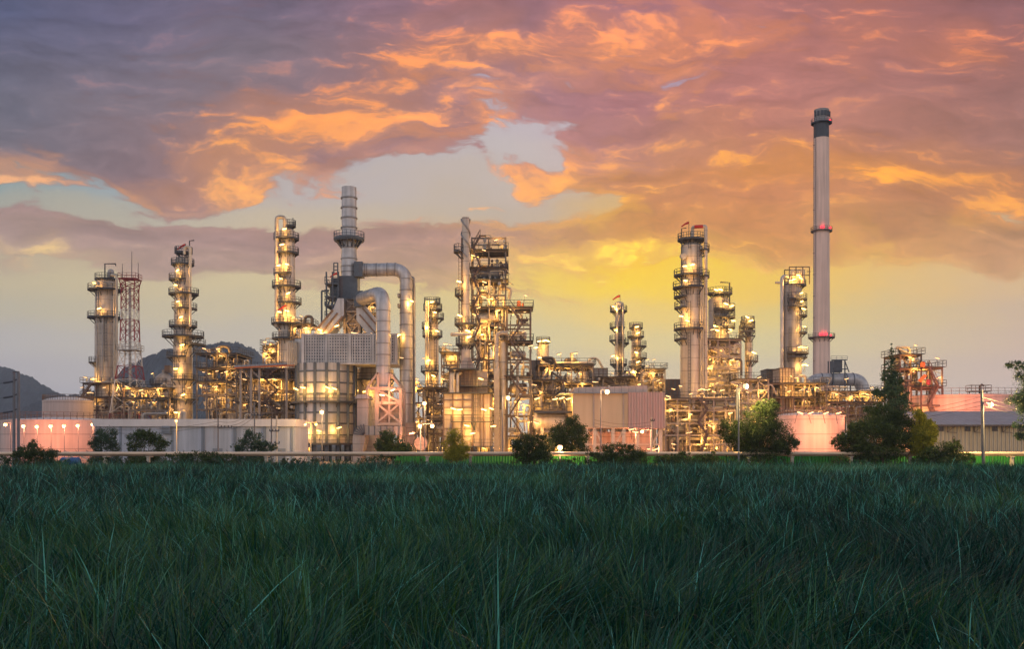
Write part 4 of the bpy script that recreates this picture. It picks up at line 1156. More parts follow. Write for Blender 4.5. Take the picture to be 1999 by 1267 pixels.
def stack():
    D = 189.0; X = PX(681.5, D); P = lambda n: PL(n, D)
    root = thing('exhaust_stack', 'banded grey steel stack with a flared gallery above the finned heater', 'stack', (X, D, PZ(660, D)))
    fr = MB(); a, b = P(14), PZ(660, D)+0.36
    for sx in (-1, 1):
        for sy in (-1, 1): fr.bar((X+sx*a+P(8), D-sy*a, b), (X+sx*a+P(8), D-sy*a, PZ(586, D)), 0.45)
    for i in range(3):
        q0, q1 = PZ(660-25*i, D), PZ(635-25*i, D)
        for sy in (-1, 1):
            fr.bar((X-a+P(8), D-sy*a, q0), (X+a+P(8), D-sy*a, q1), 0.24); fr.bar((X+a+P(8), D-sy*a, q0), (X-a+P(8), D-sy*a, q1), 0.24)
            fr.bar((X-a+P(8), D-sy*a, q1), (X+a+P(8), D-sy*a, q1), 0.3)
    fr.build('base_frame', M['panel'], root)
    MB().box(X+P(8)-a*0.8, X+P(8)+a*0.8, D-a*0.6, D+a*0.6, b+0.01, PZ(586, D)).build('base_duct', M['panel'], root)
    MB().box(X-P(17), X+P(19), D-P(16), D+P(16), PZ(586, D)+0.01, PZ(541, D)).build('damper_box', M['blue_steel'], root)
    ln = MB().lathe(X, D, [(P(16), PZ(541, D)+0.01), (P(15.3), PZ(500, D)), (P(14.6), PZ(484, D)), (P(14.2), PZ(366, D))], 40)
    ln.build('flue', M['duct'], root)
    for py in (387, 406, 426, 445, 484, 506, 521, 532): MB().lathe(X, D, [(P(15.3)+0.1, PZ(py, D)-0.12), (P(15.3)+0.1, PZ(py, D)+0.12)], 40).build('stiffening_ring', M['clad_grey'], root)
    platform(root, X, D, PZ(466, D), P(14.4), P(29.5), 0, 360, 'blue_steel')
    br = MB()
    for k in range(12):
        g = R(30*k); br.bar((X+P(28)*math.cos(g), D+P(28)*math.sin(g), PZ(467, D)), (X+P(15)*math.cos(g), D+P(15)*math.sin(g), PZ(484, D)), 0.28)
    for k in range(24):
        g, h = R(15*k), R(15*k+15); br.bar((X+P(27)*math.cos(g), D+P(27)*math.sin(g), PZ(468, D)), (X+P(27)*math.cos(h), D+P(27)*math.sin(h), PZ(468, D)), 0.3, 0.7)
    br.build('gallery_brace', M['blue_steel'], root)
    st = MB(); z = [PZ(p, D) for p in (583, 558, 541)]
    x0, x1 = PX(643, D), PX(666, D)
    for x in (x0, PX(655, D), x1):
        for q in (-3, 3): st.bar((x, D+q, PZ(640, D)), (x, D+q, PZ(536, D)), 0.28)
    for py in (624, 600, 583, 558): 
        st.box(PX(640, D), x1, D-3.3, D+3.3, PZ(py, D)-0.2, PZ(py, D)); rail(st, [(PX(640, D), D+3.3, PZ(py, D)), (PX(640, D), D-3.3, PZ(py, D)), (x1, D-3.3, PZ(py, D))])
    st.bar((PX(634, D), D-3, PZ(650, D)), (PX(634, D), D-3, PZ(573, D)), 0.3); st.bar((PX(634, D), D-3, PZ(573, D)), (PX(648, D), D-3, PZ(573, D)), 0.3)
    for i in range(4): st.bar((PX(640+6*i, D), D-3, PZ(600, D)), (PX(646+6*i, D), D-3, PZ(583, D)), 0.22)
    st.box(PX(648, D), x1, D-2, D+2, PZ(582, D), PZ(562, D)); st.box(PX(650, D), x1, D-2, D+2, PZ(557, D), PZ(546, D))
    for x in (PX(655.5, D), PX(663, D)): st.bar((x, D-2, PZ(541, D)), (x, D-2, PZ(517, D)), 0.22)
    for py in (517, 524, 531): st.bar((PX(655.5, D), D-2, PZ(py, D)), (PX(663, D), D-2, PZ(py, D)), 0.16)
    st.build('access_tower', M['blue_steel'], root)
    windsock(root, 651, 537, D-3, 0.6)
stack()
def flue(label, D, xs, ytop, r, xe, yend, ring_h, ring_v, yshift=0.0):
    """big round duct: leaves the stack sideways, bends and drops"""
    z = PZ(ytop, D); rr = PL(r, D)
    root = thing('flue_duct', label, 'duct', (PX(xe, D), D, PZ(yend, D)))
    p = fillet([(PX(xs, D), D+yshift, z), (PX(xe, D), D, z), (PX(xe, D), D, PZ(yend, D))], rr*2.3, 12)
    MB().tube(p, rr, 28).build('duct', M['duct'], root)
    for px in ring_h:
        t = (px-xs)/(xe-xs); y = D+yshift*(1-t); MB().tube([(PX(px, D)-0.12, y, z), (PX(px, D)+0.12, y, z)], rr*1.06, 28).build('flange', M['clad_grey'], root)
    for py in ring_v: MB().tube([(PX(xe, D), D, PZ(py, D)-0.1), (PX(xe, D), D, PZ(py, D)+0.1)], rr*1.05, 28).build('flange', M['clad_grey'], root)
    MB().box(PX(xs, D)-0.9, PX(xs, D)+0.7, D+yshift-rr*1.12, D+yshift+rr*1.12, z-rr*1.15, z+rr*1.15).build('expansion_joint', M['blue_steel'], root)
    return root
f1 = flue('upper grey duct bending down farthest right from the stack', 187, 701, 525.5, 12.6, 793, 868, (712, 716, 735, 756, 772), (545, 567, 588, 612, 635, 658, 680, 702, 724, 744, 768, 790), 1.0)
D = 187
MB().tube(fillet([(PX(799,D),D+1,PZ(540,D)),(PX(806,D),D+1,PZ(540,D)),(PX(807.5,D),D+1,PZ(560,D)),(PX(807.5,D),D+1,PZ(868,D))], 0.8), 0.26, 8).build('side_pipe', M['pipe_g'], f1)
MB().box(PX(778,D),PX(810,D),D-3,D+3,0,PZ(826,D)).build('duct_base', M['panel'], f1)
for py in (577, 597): MB().box(PX(777,D),PX(781,D),D-1,D+1,PZ(py+4,D),PZ(py-3,D)).build('inspection_port', M['clad_grey'], f1)
for px, py in ((806, 590), (782, 655), (786, 700)): lamp(f1, PX(px,D), D-1.8, PZ(py,D), 'w' if px != 786 else None, size=0.8)
f2 = flue('lower grey duct bending down in front of the finned box', 177, 688, 570.5, 14, 748, 730, (697, 706, 716, 724), (607, 628, 648, 671, 693, 715), 9.0)
D = 177
MB().poly([(PX(734,D),PZ(730,D)-0.01),(PX(762,D),PZ(730,D)-0.01),(PX(757,D),PZ(760,D)),(PX(739,D),PZ(760,D))], D-1.2, D+1.2).build('reducer', M['duct'], f2)
def duct_frame():
    D = 175.0
    root = thing('fan_house', 'pink lit braced steel frame and fan housing under the lower duct', 'fan house', (PX(757, D), D, 0))
    a, b = PX(735, D), PX(782, D); ys = (D, D+6)
    m = MB()
    for x in (a, b):
        for y in ys: m.bar((x, y, 0), (x, y, PZ(760, D)), 0.5)
    for py in (760, 787, 828):
        for y in ys: m.bar((a, y, PZ(py, D)), (b, y, PZ(py, D)), 0.45)
    for y in ys:
        m.bar((a, y, PZ(787, D)), (b, y, PZ(826, D)), 0.34); m.bar((b, y+0.01, PZ(787, D)), (a, y+0.01, PZ(826, D)), 0.34)
        m.bar((a, y, PZ(761, D)), (b, y, PZ(786, D)), 0.34)
        m.bar((PX(738, D), y, PZ(727, D)), (PX(716, D), y, PZ(758, D)), 0.3); m.bar((PX(760, D), y, PZ(727, D)), (PX(783, D), y, PZ(758, D)), 0.3)
    m.bar((PX(716, D), D, PZ(758, D)), (PX(783, D), D, PZ(758, D)), 0.4)
    for px in (716, 738, 760): m.bar((PX(px, D), D, PZ(727 if px > 720 else 758, D)), (PX(px, D), D, PZ(828, D)), 0.3)
    m.build('steel_frame', M['frame_l'], root)
    MB().box(a+0.5, b-0.5, D+1.2, D+5, PZ(828, D), PZ(789, D)).build('fan_casing', M['panel'], root)
    MB().poly([(a+0.5, PZ(788, D)), (b-0.5, PZ(788, D)), (PX(760, D), PZ(774, D)), (PX(744, D), PZ(774, D))], D+1.3, D+4.9).build('hood', M['panel'], root)
    MB().box(PX(755, D), PX(760, D), D+1.05, D+1.19, PZ(826, D), PZ(816, D)).build('hatch', M['brown'], root)
    h = MB().box(PX(714, D), PX(786, D), D-1, D+4, PZ(850, D), PZ(832, D))
    h.build('intake_duct', M['clad_grey'], root)
    rb = MB()
    for px in (722, 733, 745, 757, 769, 781): rb.box(PX(px, D)-0.1, PX(px, D)+0.1, D-1.15, D-1.003, PZ(850, D), PZ(832, D))
    for k in range(6):
        g = R(15*k+6); c = (PX(714, D), PZ(850, D)); L = PL(23, D)
        rb.bar((c[0]-L*math.sin(g)*0.1, D-1.1, c[1]+L*math.cos(g)*0.1), (c[0]-L*math.sin(g), D-1.1, c[1]+L*math.cos(g)*0.95), 0.2)
    rb.build('stiffener', M['blue_steel'], root)
    pts = [(PX(714, D), PZ(832, D)), (PX(714, D), PZ(850, D))]
    arc = [(PX(714, D)-PL(24, D)*math.sin(R(15*k)), PZ(850, D)-PL(6, D)+PL(24, D)*math.cos(R(15*k))) for k in range(7)]
    MB().poly([(PX(714, D), PZ(856, D))] + arc + [(arc[-1][0], 0), (PX(705, D), 0)], D-0.9, D+3.9).build('elbow_duct', M['clad_grey'], root)
    MB().box(PX(698, D), PX(719, D), D-0.5, D+4, PZ(835, D), PZ(779, D)).build('inlet_tower', M['clad_grey'], root)
    MB().poly([(PX(694, D), PZ(779, D)+0.01), (PX(722, D), PZ(779, D)+0.01), (PX(718, D), PZ(771, D)), (PX(700, D), PZ(771, D))], D-1.2, D+4.7).build('inlet_roof', M['roof'], root)
    sc = MB().tube([(PX(820, D), D+1.5, PZ(866, D)), (PX(820, D), D+3.8, PZ(866, D))], PL(13, D), 24); sc.build('fan_scroll', M['panel'], root)
    for px, py in ((769, 762), (748, 772), (806, 846), (800, 872)): lamp(root, PX(px, D), D-1.4, PZ(py, D), 'w', True, (0, -1.2, -0.5))
duct_frame()

# ================================================================ box furnace with thin stack
def box_furnace():
    D = 174.0
    root = thing('box_furnace', 'panelled box furnace with a brown upper casing below the thin stack', 'furnace', (PX(910, D), D, 0))
    y0, y1 = D, D+14
    def bx(nm, x0, x1, yt, yb, m, dy=0.0, y2=None):
        return MB().box(PX(x0, D), PX(x1, D), y0+dy, y2 or y1, PZ(yb, D), PZ(yt, D)).build(nm, M[m], root)
    bx('radiant_box', 867, 924, 769, 872, 'panel'); bx('end_wall', 924.3, 959, 769, 872, 'box', 0.8)
    bx('upper_casing', 888, 930, 722, 766, 'brown', 2.0); bx('side_casing', 930.4, 950, 724, 766, 'panel', 3.0)
    MB().box(PX(862, D), PX(962, D), y0-1, y1+1, PZ(769, D)+0.01, PZ(767, D)).build('roof_slab', M['dark'], root)
    rb = MB()
    for px in (866, 884, 903, 922): rb.box(PX(px, D)-0.14, PX(px, D)+0.14, y0-0.25, y0-0.003, PZ(872, D), PZ(769, D))
    for px in (937, 944, 957): rb.box(PX(px, D)-0.1, PX(px, D)+0.1, y0+0.5, y0+0.797, PZ(872, D), PZ(769, D))
    for py in (782, 796, 810, 838, 852): rb.box(PX(866, D), PX(924, D), y0-0.16, y0-0.004, PZ(py, D)-0.07, PZ(py, D)+0.07)
    for px in (890, 898, 906, 914, 922, 928): rb.box(PX(px, D)-0.12, PX(px, D)+0.12, y0+1.75, y0+1.997, PZ(766, D), PZ(722, D))
    rb.build('buckstay', M['frame_d'], root)
    for px in (880, 884, 893): pipe(root, [(PX(px, D), D+0.9, PZ(767, D)), (PX(px, D), D+0.9, PZ(728, D)), (PX(px+6, D), D+1.8, PZ(728, D))], 0.28, 'pipe')
    for py, x0, x1, yy in ((719, 872, 934, D-0.2), (823, 881, 961, D-1.2), (752, 898, 958, D+0.4), (871, 918, 962, D-1.0)):
        z = PZ(py, D)
        p = MB().box(PX(x0, D), PX(x1, D), yy, yy+2.4 if py in (719, 752) else D-0.3, z-0.18, z).build('platform', M['dark'], root)
        rm = MB(); rail(rm, [(PX(x0, D), yy+1, z), (PX(x0, D), yy, z), (PX(x1, D), yy, z), (PX(x1, D), yy+1, z)]); rm.build('railing', M['dark'], p)
    ld = MB(); ladder(ld, PX(929, D), D-0.6, PZ(823, D), PZ(720, D), 0.6); ladder(ld, PX(931.5, D), D-0.6, PZ(823, D), PZ(770, D), 0.5)
    ld.bar((PX(920, D), D-0.9, PZ(824, D)), (PX(926, D), D-0.4, PZ(840, D)), 0.2); ld.bar((PX(929, D), D-0.9, PZ(824, D)), (PX(926, D), D-0.4, PZ(840, D)), 0.2)
    ld.build('ladder', M['dark'], root)
    for px, py in ((886, 798), (898, 800), (945, 800), (960, 798), (912, 831), (923, 846), (939, 740), (963, 832)): lamp(root, PX(px, D), D-1.0, PZ(py, D), 'p', off=(0, -1.3, -0.5))
    MB().poly([(PX(896, D), PZ(719, D)), (PX(925, D), PZ(719, D)), (PX(917, D), PZ(695, D)), (PX(903, D), PZ(695, D))], D+4, D+9).build('transition_hood', M['panel'], root)
box_furnace()
c = column('thin tall grey stack wound with spiral strakes beside the open steel tower', 181, [(909,7.2,426),(909,7.6,560),(909,8.5,640),(909,9.5,697)],
   [(491,886,904),(576,893,905),(633,888,931),(672,890,928)], [(897,552),(898,618),(914,648),(916,660)], 'clad', 'stack', dome=False, name='thin_stack', ladders=False)
D = 181
sp = MB()
for ph in (0, math.pi):
    pts = [(PX(909,D)+PL(8.4,D)*math.cos(ph+t*0.55), D+PL(8.4,D)*math.sin(ph+t*0.55), PZ(428+t*5.0,D)) for t in range(0, 16)]
    sp.tube(pts, 0.16, 6)
sp.build('strake', M['clad_grey'], c)
ls = MB()
for px in (901.5, 896.5): ls.bar((PX(px,D),D-0.4,PZ(697,D)),(PX(px,D),D-0.4,PZ(465 if px > 900 else 560,D)),0.2)
ladder(ls, PX(899,D), D-0.5, PZ(697,D), PZ(490,D), 0.6); ls.build('ladder', M['frame_d'], c)
D = 178
bp = thing('bypass_duct', 'short pale horizontal drum sticking out left of the thin stack', 'duct', (PX(892, D), D, PZ(653, D)))
MB().drum((PX(881,D),D,PZ(653,D)),(PX(916,D),D,PZ(653,D)),PL(3.7,D)).build('drum', M['pipe'], bp)
MB().box(PX(895,D),PX(898,D),D-0.3,D+0.3,PZ(672,D)+0.01,PZ(656,D)).build('bracket', M['dark'], bp)

# ================================================================ open steel tower
LV = [463,488,523,546,575,600,634,666,701,735,770,810,850]
block('steel_tower', 'tall open steel tower full of pipes behind the thin stack', 'steel tower', 187, 921, 987, LV, 6, 2, 21, 62, nlamp=18,
      lamps=[(968,470),(945,490),(924,500),(946,552),(944,580),(954,585),(934,602),(972,607),(930,615),(946,640),(968,640),(925,645),(957,672)], fm='frame', decks=(1,2,3,5,7,9), vessels=7, diag=0.4, stairs=(924, 938), top_rail=False, clutter=70)
block('stair_tower', 'lower stair tower with orange drums on its roof beside the open steel tower', 'steel tower', 183, 990, 1036, [600,633,666,701,735,770,810,850], 6, 1, 22, 16, nlamp=8,
      lamps=[(1022,648),(1000,606),(1026,578),(1018,712),(1010,815),(1020,790)], fm='frame', decks=(0,2,4), vessels=3, diag=0.25, stairs=(995, 1020), clutter=24)
D = 184
for i, (px, w, h, l) in enumerate(((1013, 4, 11, 'larger orange drum on the stair tower roof'), (1021, 2.4, 6, 'smaller orange drum on the stair tower roof'))):
    o = thing('orange_drum', l, 'drum', (PX(px, D), D+2, PZ(598.5, D)), 'orange drums on the stair tower')
    MB().lathe(PX(px,D), D+2, [(PL(w,D), PZ(599,D)+0.2), (PL(w,D), PZ(599,D)+0.2+PL(h,D)), (PL(w,D)*0.3, PZ(599,D)+0.4+PL(h,D))], 20).build('shell', M['orange'], o)
    MB().lathe(PX(px,D), D+2, [(PL(w,D)*1.04, PZ(599,D)+PL(h,D)*0.55), (PL(w,D)*1.04, PZ(599,D)+PL(h,D)*0.62)], 20).build('hoop', M['maroon'], o)
column('lit beige vertical vessel inside the open steel tower', 190.5, [(946,8,622),(946,8.5,860)], [(640,936,957)], [(941,655),(950,700),(944,745)])
column('narrow lit vessel inside the right half of the open steel tower', 191, [(972,6,668),(972,6,860)], [], [(970,690),(974,730),(969,775)])
# vessels standing in front of the tower
def riser(label, D, px, w, ytop, ybot, arm=None, m='pipe'):
    root = thing('riser_pipe', label, 'pipe', (PX(px, D), D, 0))
    pts = [(PX(px, D), D, PZ(ybot, D)), (PX(px, D), D, PZ(ytop, D))]
    if arm: pts.append((PX(arm, D), D, PZ(ytop, D)))
    pipe(root, pts, PL(w, D), m, PL(w, D)*2.5, 16)
    for t in (0.2, 0.45, 0.7): MB().tube([(PX(px, D), D, PZ(ybot+(ytop-ybot)*t, D)-0.1), (PX(px, D), D, PZ(ybot+(ytop-ybot)*t, D)+0.1)], PL(w, D)*1.15, 16).build('flange', M['pipe_g'], root)
    f = MB().box(PX(px, D)-0.5, PX(px, D)+0.5, D-0.5, D+0.5, 0, PZ(ybot, D)); f.build('pedestal', M['post'], root)
    return root
riser('fat pale riser pipe with an elbow in front of the open steel tower', 180, 969.5, 4.2, 650, 720, 992, 'clad')
riser('lit beige vertical vessel beside the elbow riser of the open tower', 182, 981, 6.0, 668, 800, None)
riser('tall beige pipe rising left of the pipework heap', 214, 597, 2.2, 640, 870, 610)

# ================================================================ shed on stilts and its neighbours
def shed():
    D = 166.0
    root = thing('raised_shed', 'large pinkish windowless shed raised on stilts in the middle of the plant', 'building', (PX(1200, D), D, 0))
    MB().box(PX(1118, D), PX(1226, D), D, D+16, PZ(836, D), PZ(767, D)).build('left_wall', M['shed'], root)
    MB().box(PX(1226, D)+0.005, PX(1297, D), D-0.4, D+16.5, PZ(836.5, D), PZ(766, D)).build('right_wall', M['shed_pink'], root)
    MB().poly([(PX(1121, D), PZ(767, D)+0.01), (PX(1265, D), PZ(765.9, D)+0.01), (PX(1265, D), PZ(752, D)), (PX(1121, D), PZ(756, D))], D+1, D+14).build('roof_monitor', M['box'], root)
    MB().box(PX(1092, D), PX(1224, D), D-0.9, D+16.4, PZ(768.5, D), PZ(767, D)+0.005).build('eave', M['trim'], root)
    for px in (1159, 1217): MB().box(PX(px, D)-0.12, PX(px, D)+0.12, D-0.2, D-0.003, PZ(836, D), PZ(769, D)).build('downpipe', M['frame_l'], root)
    for px in (1145, 1161, 1197, 1218, 1245, 1290):
        for y in (D+0.4, D+15): MB().bar((PX(px, D), y, 0), (PX(px, D), y, PZ(836.5, D)-0.01), 0.55).build('stilt', M['post'], root)
    lg = MB()
    for p, q in ((1162, 1178), (1290, 1272), (1218, 1200)): lg.bar((PX(p, D), D+0.4, PZ(838, D)), (PX(q, D), D+0.4, PZ(872, D)), 0.25)
    for z in (1.5, 3.2): lg.bar((PX(1145, D), D+0.4, z), (PX(1290, D), D+0.4, z), 0.25)
    lg.build('bracing', M['post'], root)
    MB().box(PX(1150, D), PX(1285, D), D+9, D+14, 0.07, PZ(842, D)).build('plinth', M['panel'], root)
    for px, py in ((1232, 838), (1240, 843), (1268, 876), (1279, 877), (1150, 852)): lamp(root, PX(px, D), D-0.3, PZ(py, D), 'w' if px > 1235 else 's', True, (0, 1.2, -0.6))
shed()
D = 168.0
o = thing('horizontal_tank', 'round ended beige tank with a railed walkway left of the raised shed', 'tank', (PX(1075, D), D+3, 0))
MB().drum((PX(1050,D),D+3,PZ(822,D)),(PX(1104,D),D+3,PZ(822,D)),PL(19,D),24).build('shell', M['clad'], o)
p = MB().box(PX(1043,D),PX(1117,D),D-0.4,D+2.2,PZ(803,D)-0.3,PZ(803,D)).build('walkway', M['dark'], o)
rm = MB(); rail(rm, [(PX(1043,D),D-0.4,PZ(803,D)),(PX(1117,D),D-0.4,PZ(803,D))], 1.3, 1.2); rm.build('railing', M['dark'], p)
MB().box(PX(1056,D),PX(1062,D),D+1.5,D+4.5,0,PZ(835,D)).box(PX(1092,D),PX(1098,D),D+1.5,D+4.5,0,PZ(835,D)).build('saddle', M['post'], o)
for px, py in ((1048,778),(1083,779),(1096,777),(1110,778),(1047,825)): lamp(o, PX(px,D), D-0.6, PZ(py,D), 'p', off=(0,0.5,-0.8))

# ================================================================ pipework: open structures across the plant
block('pipe_structure', 'steel table with stairs carrying the stout column at the far left', 'pipework', 226, 163, 240, [748,775,800], 9, 3, 31, 26, lamps=[(170,737),(190,740),(163,757),(177,767),(183,767),(207,757),(233,757)], nlamp=5, decks=(0,1), stairs=(165,185), fm='frame_d')
block('pipe_structure', 'low pipework at the foot of the red and white mast', 'pipework', 216, 242, 330, [757,777,800], 10, 4, 32, 30, lamps=[(251,755),(262,770),(278,762),(282,768),(300,730),(311,760)], nlamp=6, decks=(1,))
block('pipe_structure', 'tall lit pipework right of the slender ten gallery column', 'pipework', 214, 384, 462, [690,718,745,770,798], 12, 4, 33, 62, lamps=[(401,681),(428,682),(400,727),(426,725),(444,726),(457,728),(424,755),(372,757),(434,695)], nlamp=12, decks=(0,1,2), vessels=5, clutter=80)
block('pipe_structure', 'pipework under the long pink roofed walkway left of the heater', 'pipework', 206, 462, 578, [720,740,762,785,805], 12, 5, 34, 66, lamps=[(480,741),(513,740),(530,741),(539,741),(543,755),(512,768),(507,784),(545,797),(535,765)], nlamp=12, decks=(1,3), vessels=5, clutter=90, stairs=(520,545))
block('pipe_structure', 'small crowded gallery right of the tall column with the curved pipe', 'pipework', 213, 572, 606, [632,661,690], 6, 2, 35, 22, lamps=[(590,618),(600,645),(575,620)], nlamp=4, decks=(0,), stairs=None, diag=0.2)
block('pipe_structure', 'slim lit pipe tower left of the tall column with the curved pipe', 'pipework', 216, 514, 540, [675,690,710], 5, 1, 36, 14, lamps=[(519,668),(528,682),(520,690)], nlamp=2, decks=(0,1), diag=0.2)
block('pipe_structure', 'yellow lit pipe tower seen between the stack frame and lower duct', 'pipework', 230, 706, 736, [590,612,640,670], 6, 1, 37, 18, lamps=[(722,592),(728,600),(718,625),(730,628)], nlamp=5, decks=(0,1), diag=0.2)
block('pipe_structure', 'low dense pipework between the two furnaces', 'pipework', 200, 806, 866, [757,785,815,845], 12, 3, 38, 40, lamps=[(815,740),(828,700),(812,756)], nlamp=10, decks=(0,), vessels=4)
block('pipe_structure', 'railed pipe bridge between the small column and thin stack', 'pipework', 205, 862, 894, [688,712,738], 7, 1, 39, 16, lamps=[(870,672),(880,674),(865,740),(882,696)], nlamp=3, decks=(0,), diag=0.3)
block('pipe_structure', 'wide covered pipework with a vent pipe on its roof right of the stair tower', 'pipework', 205, 1052, 1158, [712,748,782], 14, 5, 40, 58, lamps=[(1091,692),(1123,690),(1066,722),(1076,724),(1088,747),(1100,748),(1078,754),(1089,757),(1111,730),(1136,748),(1160,746)], nlamp=10, decks=(1,), vessels=5, clutter=80)
block('pipe_structure', 'dense pipework between the stair tower and raised shed', 'pipework', 190, 1038, 1100, [742,770,800,835], 10, 3, 41, 46, lamps=[(1036,752),(1044,752),(1055,765)], nlamp=12, decks=(0,1), vessels=4)
block('pipe_structure', 'pipe bridge at the foot of the two slim columns', 'pipework', 228, 1158, 1240, [736,750], 9, 4, 42, 20, lamps=[(1195,729),(1165,746)], nlamp=4, decks=(), vessels=2)
block('pipe_structure', 'square steel portal with railings right of the two slim columns', 'pipework', 222, 1252, 1298, [720,741,765], 8, 2, 43, 30, lamps=[(1263,703),(1275,703),(1275,728),(1283,743),(1262,715)], nlamp=6, decks=(0,), fm='frame_l', diag=0.15)
block('pipe_structure', 'pipe tower carrying the grey domed drum', 'pipework', 206, 1379, 1446, [662,676,695,718,742,766], 9, 3, 44, 70, lamps=[(1389,644),(1423,648),(1376,705),(1427,703),(1412,706),(1385,715)], nlamp=10, decks=(0,), fm='frame_l', vessels=6, diag=0.2, clutter=60)
block('pipe_structure', 'broad multi level pipe rack below the largest column', 'pipework', 190, 1299, 1440, [778,800,825,848], 13, 6, 45, 92, lamps=[(1313,760),(1327,754),(1303,774),(1304,779),(1347,769),(1364,761),(1371,760),(1381,761),(1392,765),(1408,762),(1308,799),(1346,808),(1371,785),(1340,845),(1346,844),(1390,832),(1376,837),(1372,860),(1313,867)], nlamp=8, decks=(0,), vessels=6, fm='frame_l', diag=0.2, clutter=120, stairs=(1360,1378))
block('pipe_structure', 'pipework behind the feathery tree and thin column', 'pipework', 200, 1440, 1500, [740,760,785,815,845], 10, 3, 46, 44, lamps=[(1480,737),(1436,762),(1457,766),(1484,765),(1400,873)], nlamp=8, decks=(0,), fm='frame_l')
block('pipe_structure', 'long dark topped cooler deck at the foot of the broad grey column', 'pipework', 222, 1486, 1612, [748,775,805], 13, 6, 47, 60, lamps=[(1542,735),(1552,738),(1532,757),(1538,764),(1560,762),(1592,757),(1575,765)], nlamp=10, decks=(0,1), vessels=3, clutter=90)
block('pipe_structure', 'lamp dotted pipework at the foot of the chimney duct', 'pipework', 218, 1612, 1722, [764,785,808], 12, 5, 48, 56, lamps=[(1623,768),(1630,769),(1658,774),(1681,769),(1690,770),(1700,771),(1710,772),(1726,772),(1735,771),(1650,740),(1699,757),(1722,757),(1598,803)], nlamp=8, decks=(0,1), vessels=3, clutter=90)
block('steel_tower', 'open steel tower with crowded roof right of the pointed tree', 'steel tower', 192, 1757, 1798, [692,719,755,790,830], 8, 2, 49, 30, lamps=[(1784,675),(1773,698),(1783,719),(1803,720),(1787,800)], nlamp=5, decks=(0,1,2), vessels=5, fm='frame_d', stairs=None)
sb = block('stair_tower', 'lower braced stair frame with an orange chute beside the salmon tank', 'steel tower', 189, 1798, 1839, [717,755,790,830], 7, 2, 50, 10, lamps=[(1826,700),(1828,738)], nlamp=2, decks=(0,1), vessels=2, fm='frame_d', stairs=(1806,1824), diag=0.1, clutter=20)
lamp(sb, PX(1797, 176), 176, PZ(803, 176), 'S', True, (3.0, -2.0, 0.2))  # lamp added to light the salmon tank; its glow stands off the fixture
D = 186
MB().tube([(PX(1795,D),D,PZ(744,D)),(PX(1806,D),D,PZ(733,D))], 0.33, 12).build('chute', M['orange'], sb)
MB().drum((PX(1812,D),D,PZ(750,D)),(PX(1812,D),D,PZ(742,D)), 0.4).build('red_drum', M['maroon'], sb)
MB().lathe(PX(1801,D), D, [(0.45,PZ(716,D)),(0.45,PZ(708,D)),(0.2,PZ(706,D))],16).build('orange_drum', M['orange'], sb)
# grey equipment houses
for px0, px1, yt, yb, D, l, m in ((1497,1521,722,748,236,'dark grey box housing left of the broad grey column','blue_steel'),(1522,1550,720,748,225,'brownish box housing at the foot of the broad grey column','panel'),
   (1290,1330,742,770,235,'grey box housing left of the largest column foot','blue_steel'),(1142,1186,720,742,255,'pale grey box house behind the covered pipework','clad_grey'),(1034,1054,705,745,230,'dark grey box house right of the stair tower','blue_steel'),(470,505,715,740,250,'dark grey cooler house behind the pink walkway','blue_steel')):
    o = thing('equipment_house', l, 'equipment house', (PX((px0+px1)/2, D), D, 0))
    MB().box(PX(px0,D),PX(px1,D),D,D+6,0,PZ(yt,D)).build('casing', M[m], o)
    q = MB().box(PX(px0,D)-0.15,PX(px1,D)+0.15,D-0.15,D+6.15,PZ(yt,D)+0.003,PZ(yt,D)+0.2)
    for i in range(6): x = PX(px0,D)+(PX(px1,D)-PX(px0,D))*i/5; q.bar((x,D-0.08,0),(x,D-0.08,PZ(yt,D)),0.15)
    q.build('roof_edge', M['frame_d'], o)
D = 236
o = thing('domed_vessel', 'low domed beige vessel left of the slender ten gallery column', 'vessel', (PX(320, D), D, 0))
MB().lathe(PX(320,D), D, [(PL(18,D),0),(PL(18,D),PZ(745,D)),(PL(15,D),PZ(736,D)),(PL(8,D),PZ(730,D)),(PL(3.5,D),PZ(728,D)),(PL(3.5,D),PZ(722,D))],28).build('shell', M['clad'], o)
platform(o, PX(320,D), D, PZ(750,D), PL(18,D), PL(26,D), 150, 300, 'dark')
MB().box(PX(324,D),PX(334,D),D-1,D+1,PZ(728,D),PZ(714,D)).build('vent_house', M['brown'], o)
D = 203
o = thing('roofed_walkway', 'long pipe walkway with a thin pink lit roof running into the heater', 'walkway', (PX(525, D), D-2, 0))
MB().poly([(PX(468,D),PZ(720,D)),(PX(584,D),PZ(714,D)),(PX(584,D),PZ(711,D)),(PX(468,D),PZ(716.5,D))], D-4, D-1).build('roof', M['roof'], o)
MB().poly([(PX(468,D),PZ(722.5,D)),(PX(584,D),PZ(717,D)),(PX(584,D),PZ(714,D)-0.003),(PX(468,D),PZ(720,D)-0.003)], D-3.9, D-3.6).build('fascia', M['orange'], o)
m = MB()
for px in (478, 498, 514, 566): m.bar((PX(px,D),D-3,0.06),(PX(px,D),D-3,PZ(720,D)),0.4)
for a, b in ((480,494),(498,512)): m.bar((PX(a,D),D-3,PZ(724,D)),(PX(b,D),D-3,PZ(738,D)),0.2)
m.build('post', M['frame_l'], o)
D = 203
o = thing('vent_pipe', 'looped vent pipe standing on the roof of the covered pipework', 'pipe', (PX(1118, D), D+4, PZ(712, D)))
pipe(o, [(PX(1106,D),D+4,PZ(712,D)+0.15),(PX(1106,D),D+4,PZ(699,D)),(PX(1126,D),D+4,PZ(699,D)),(PX(1126,D),D+4,PZ(712,D)+0.15)], 0.42, 'pipe_d', 0.9)
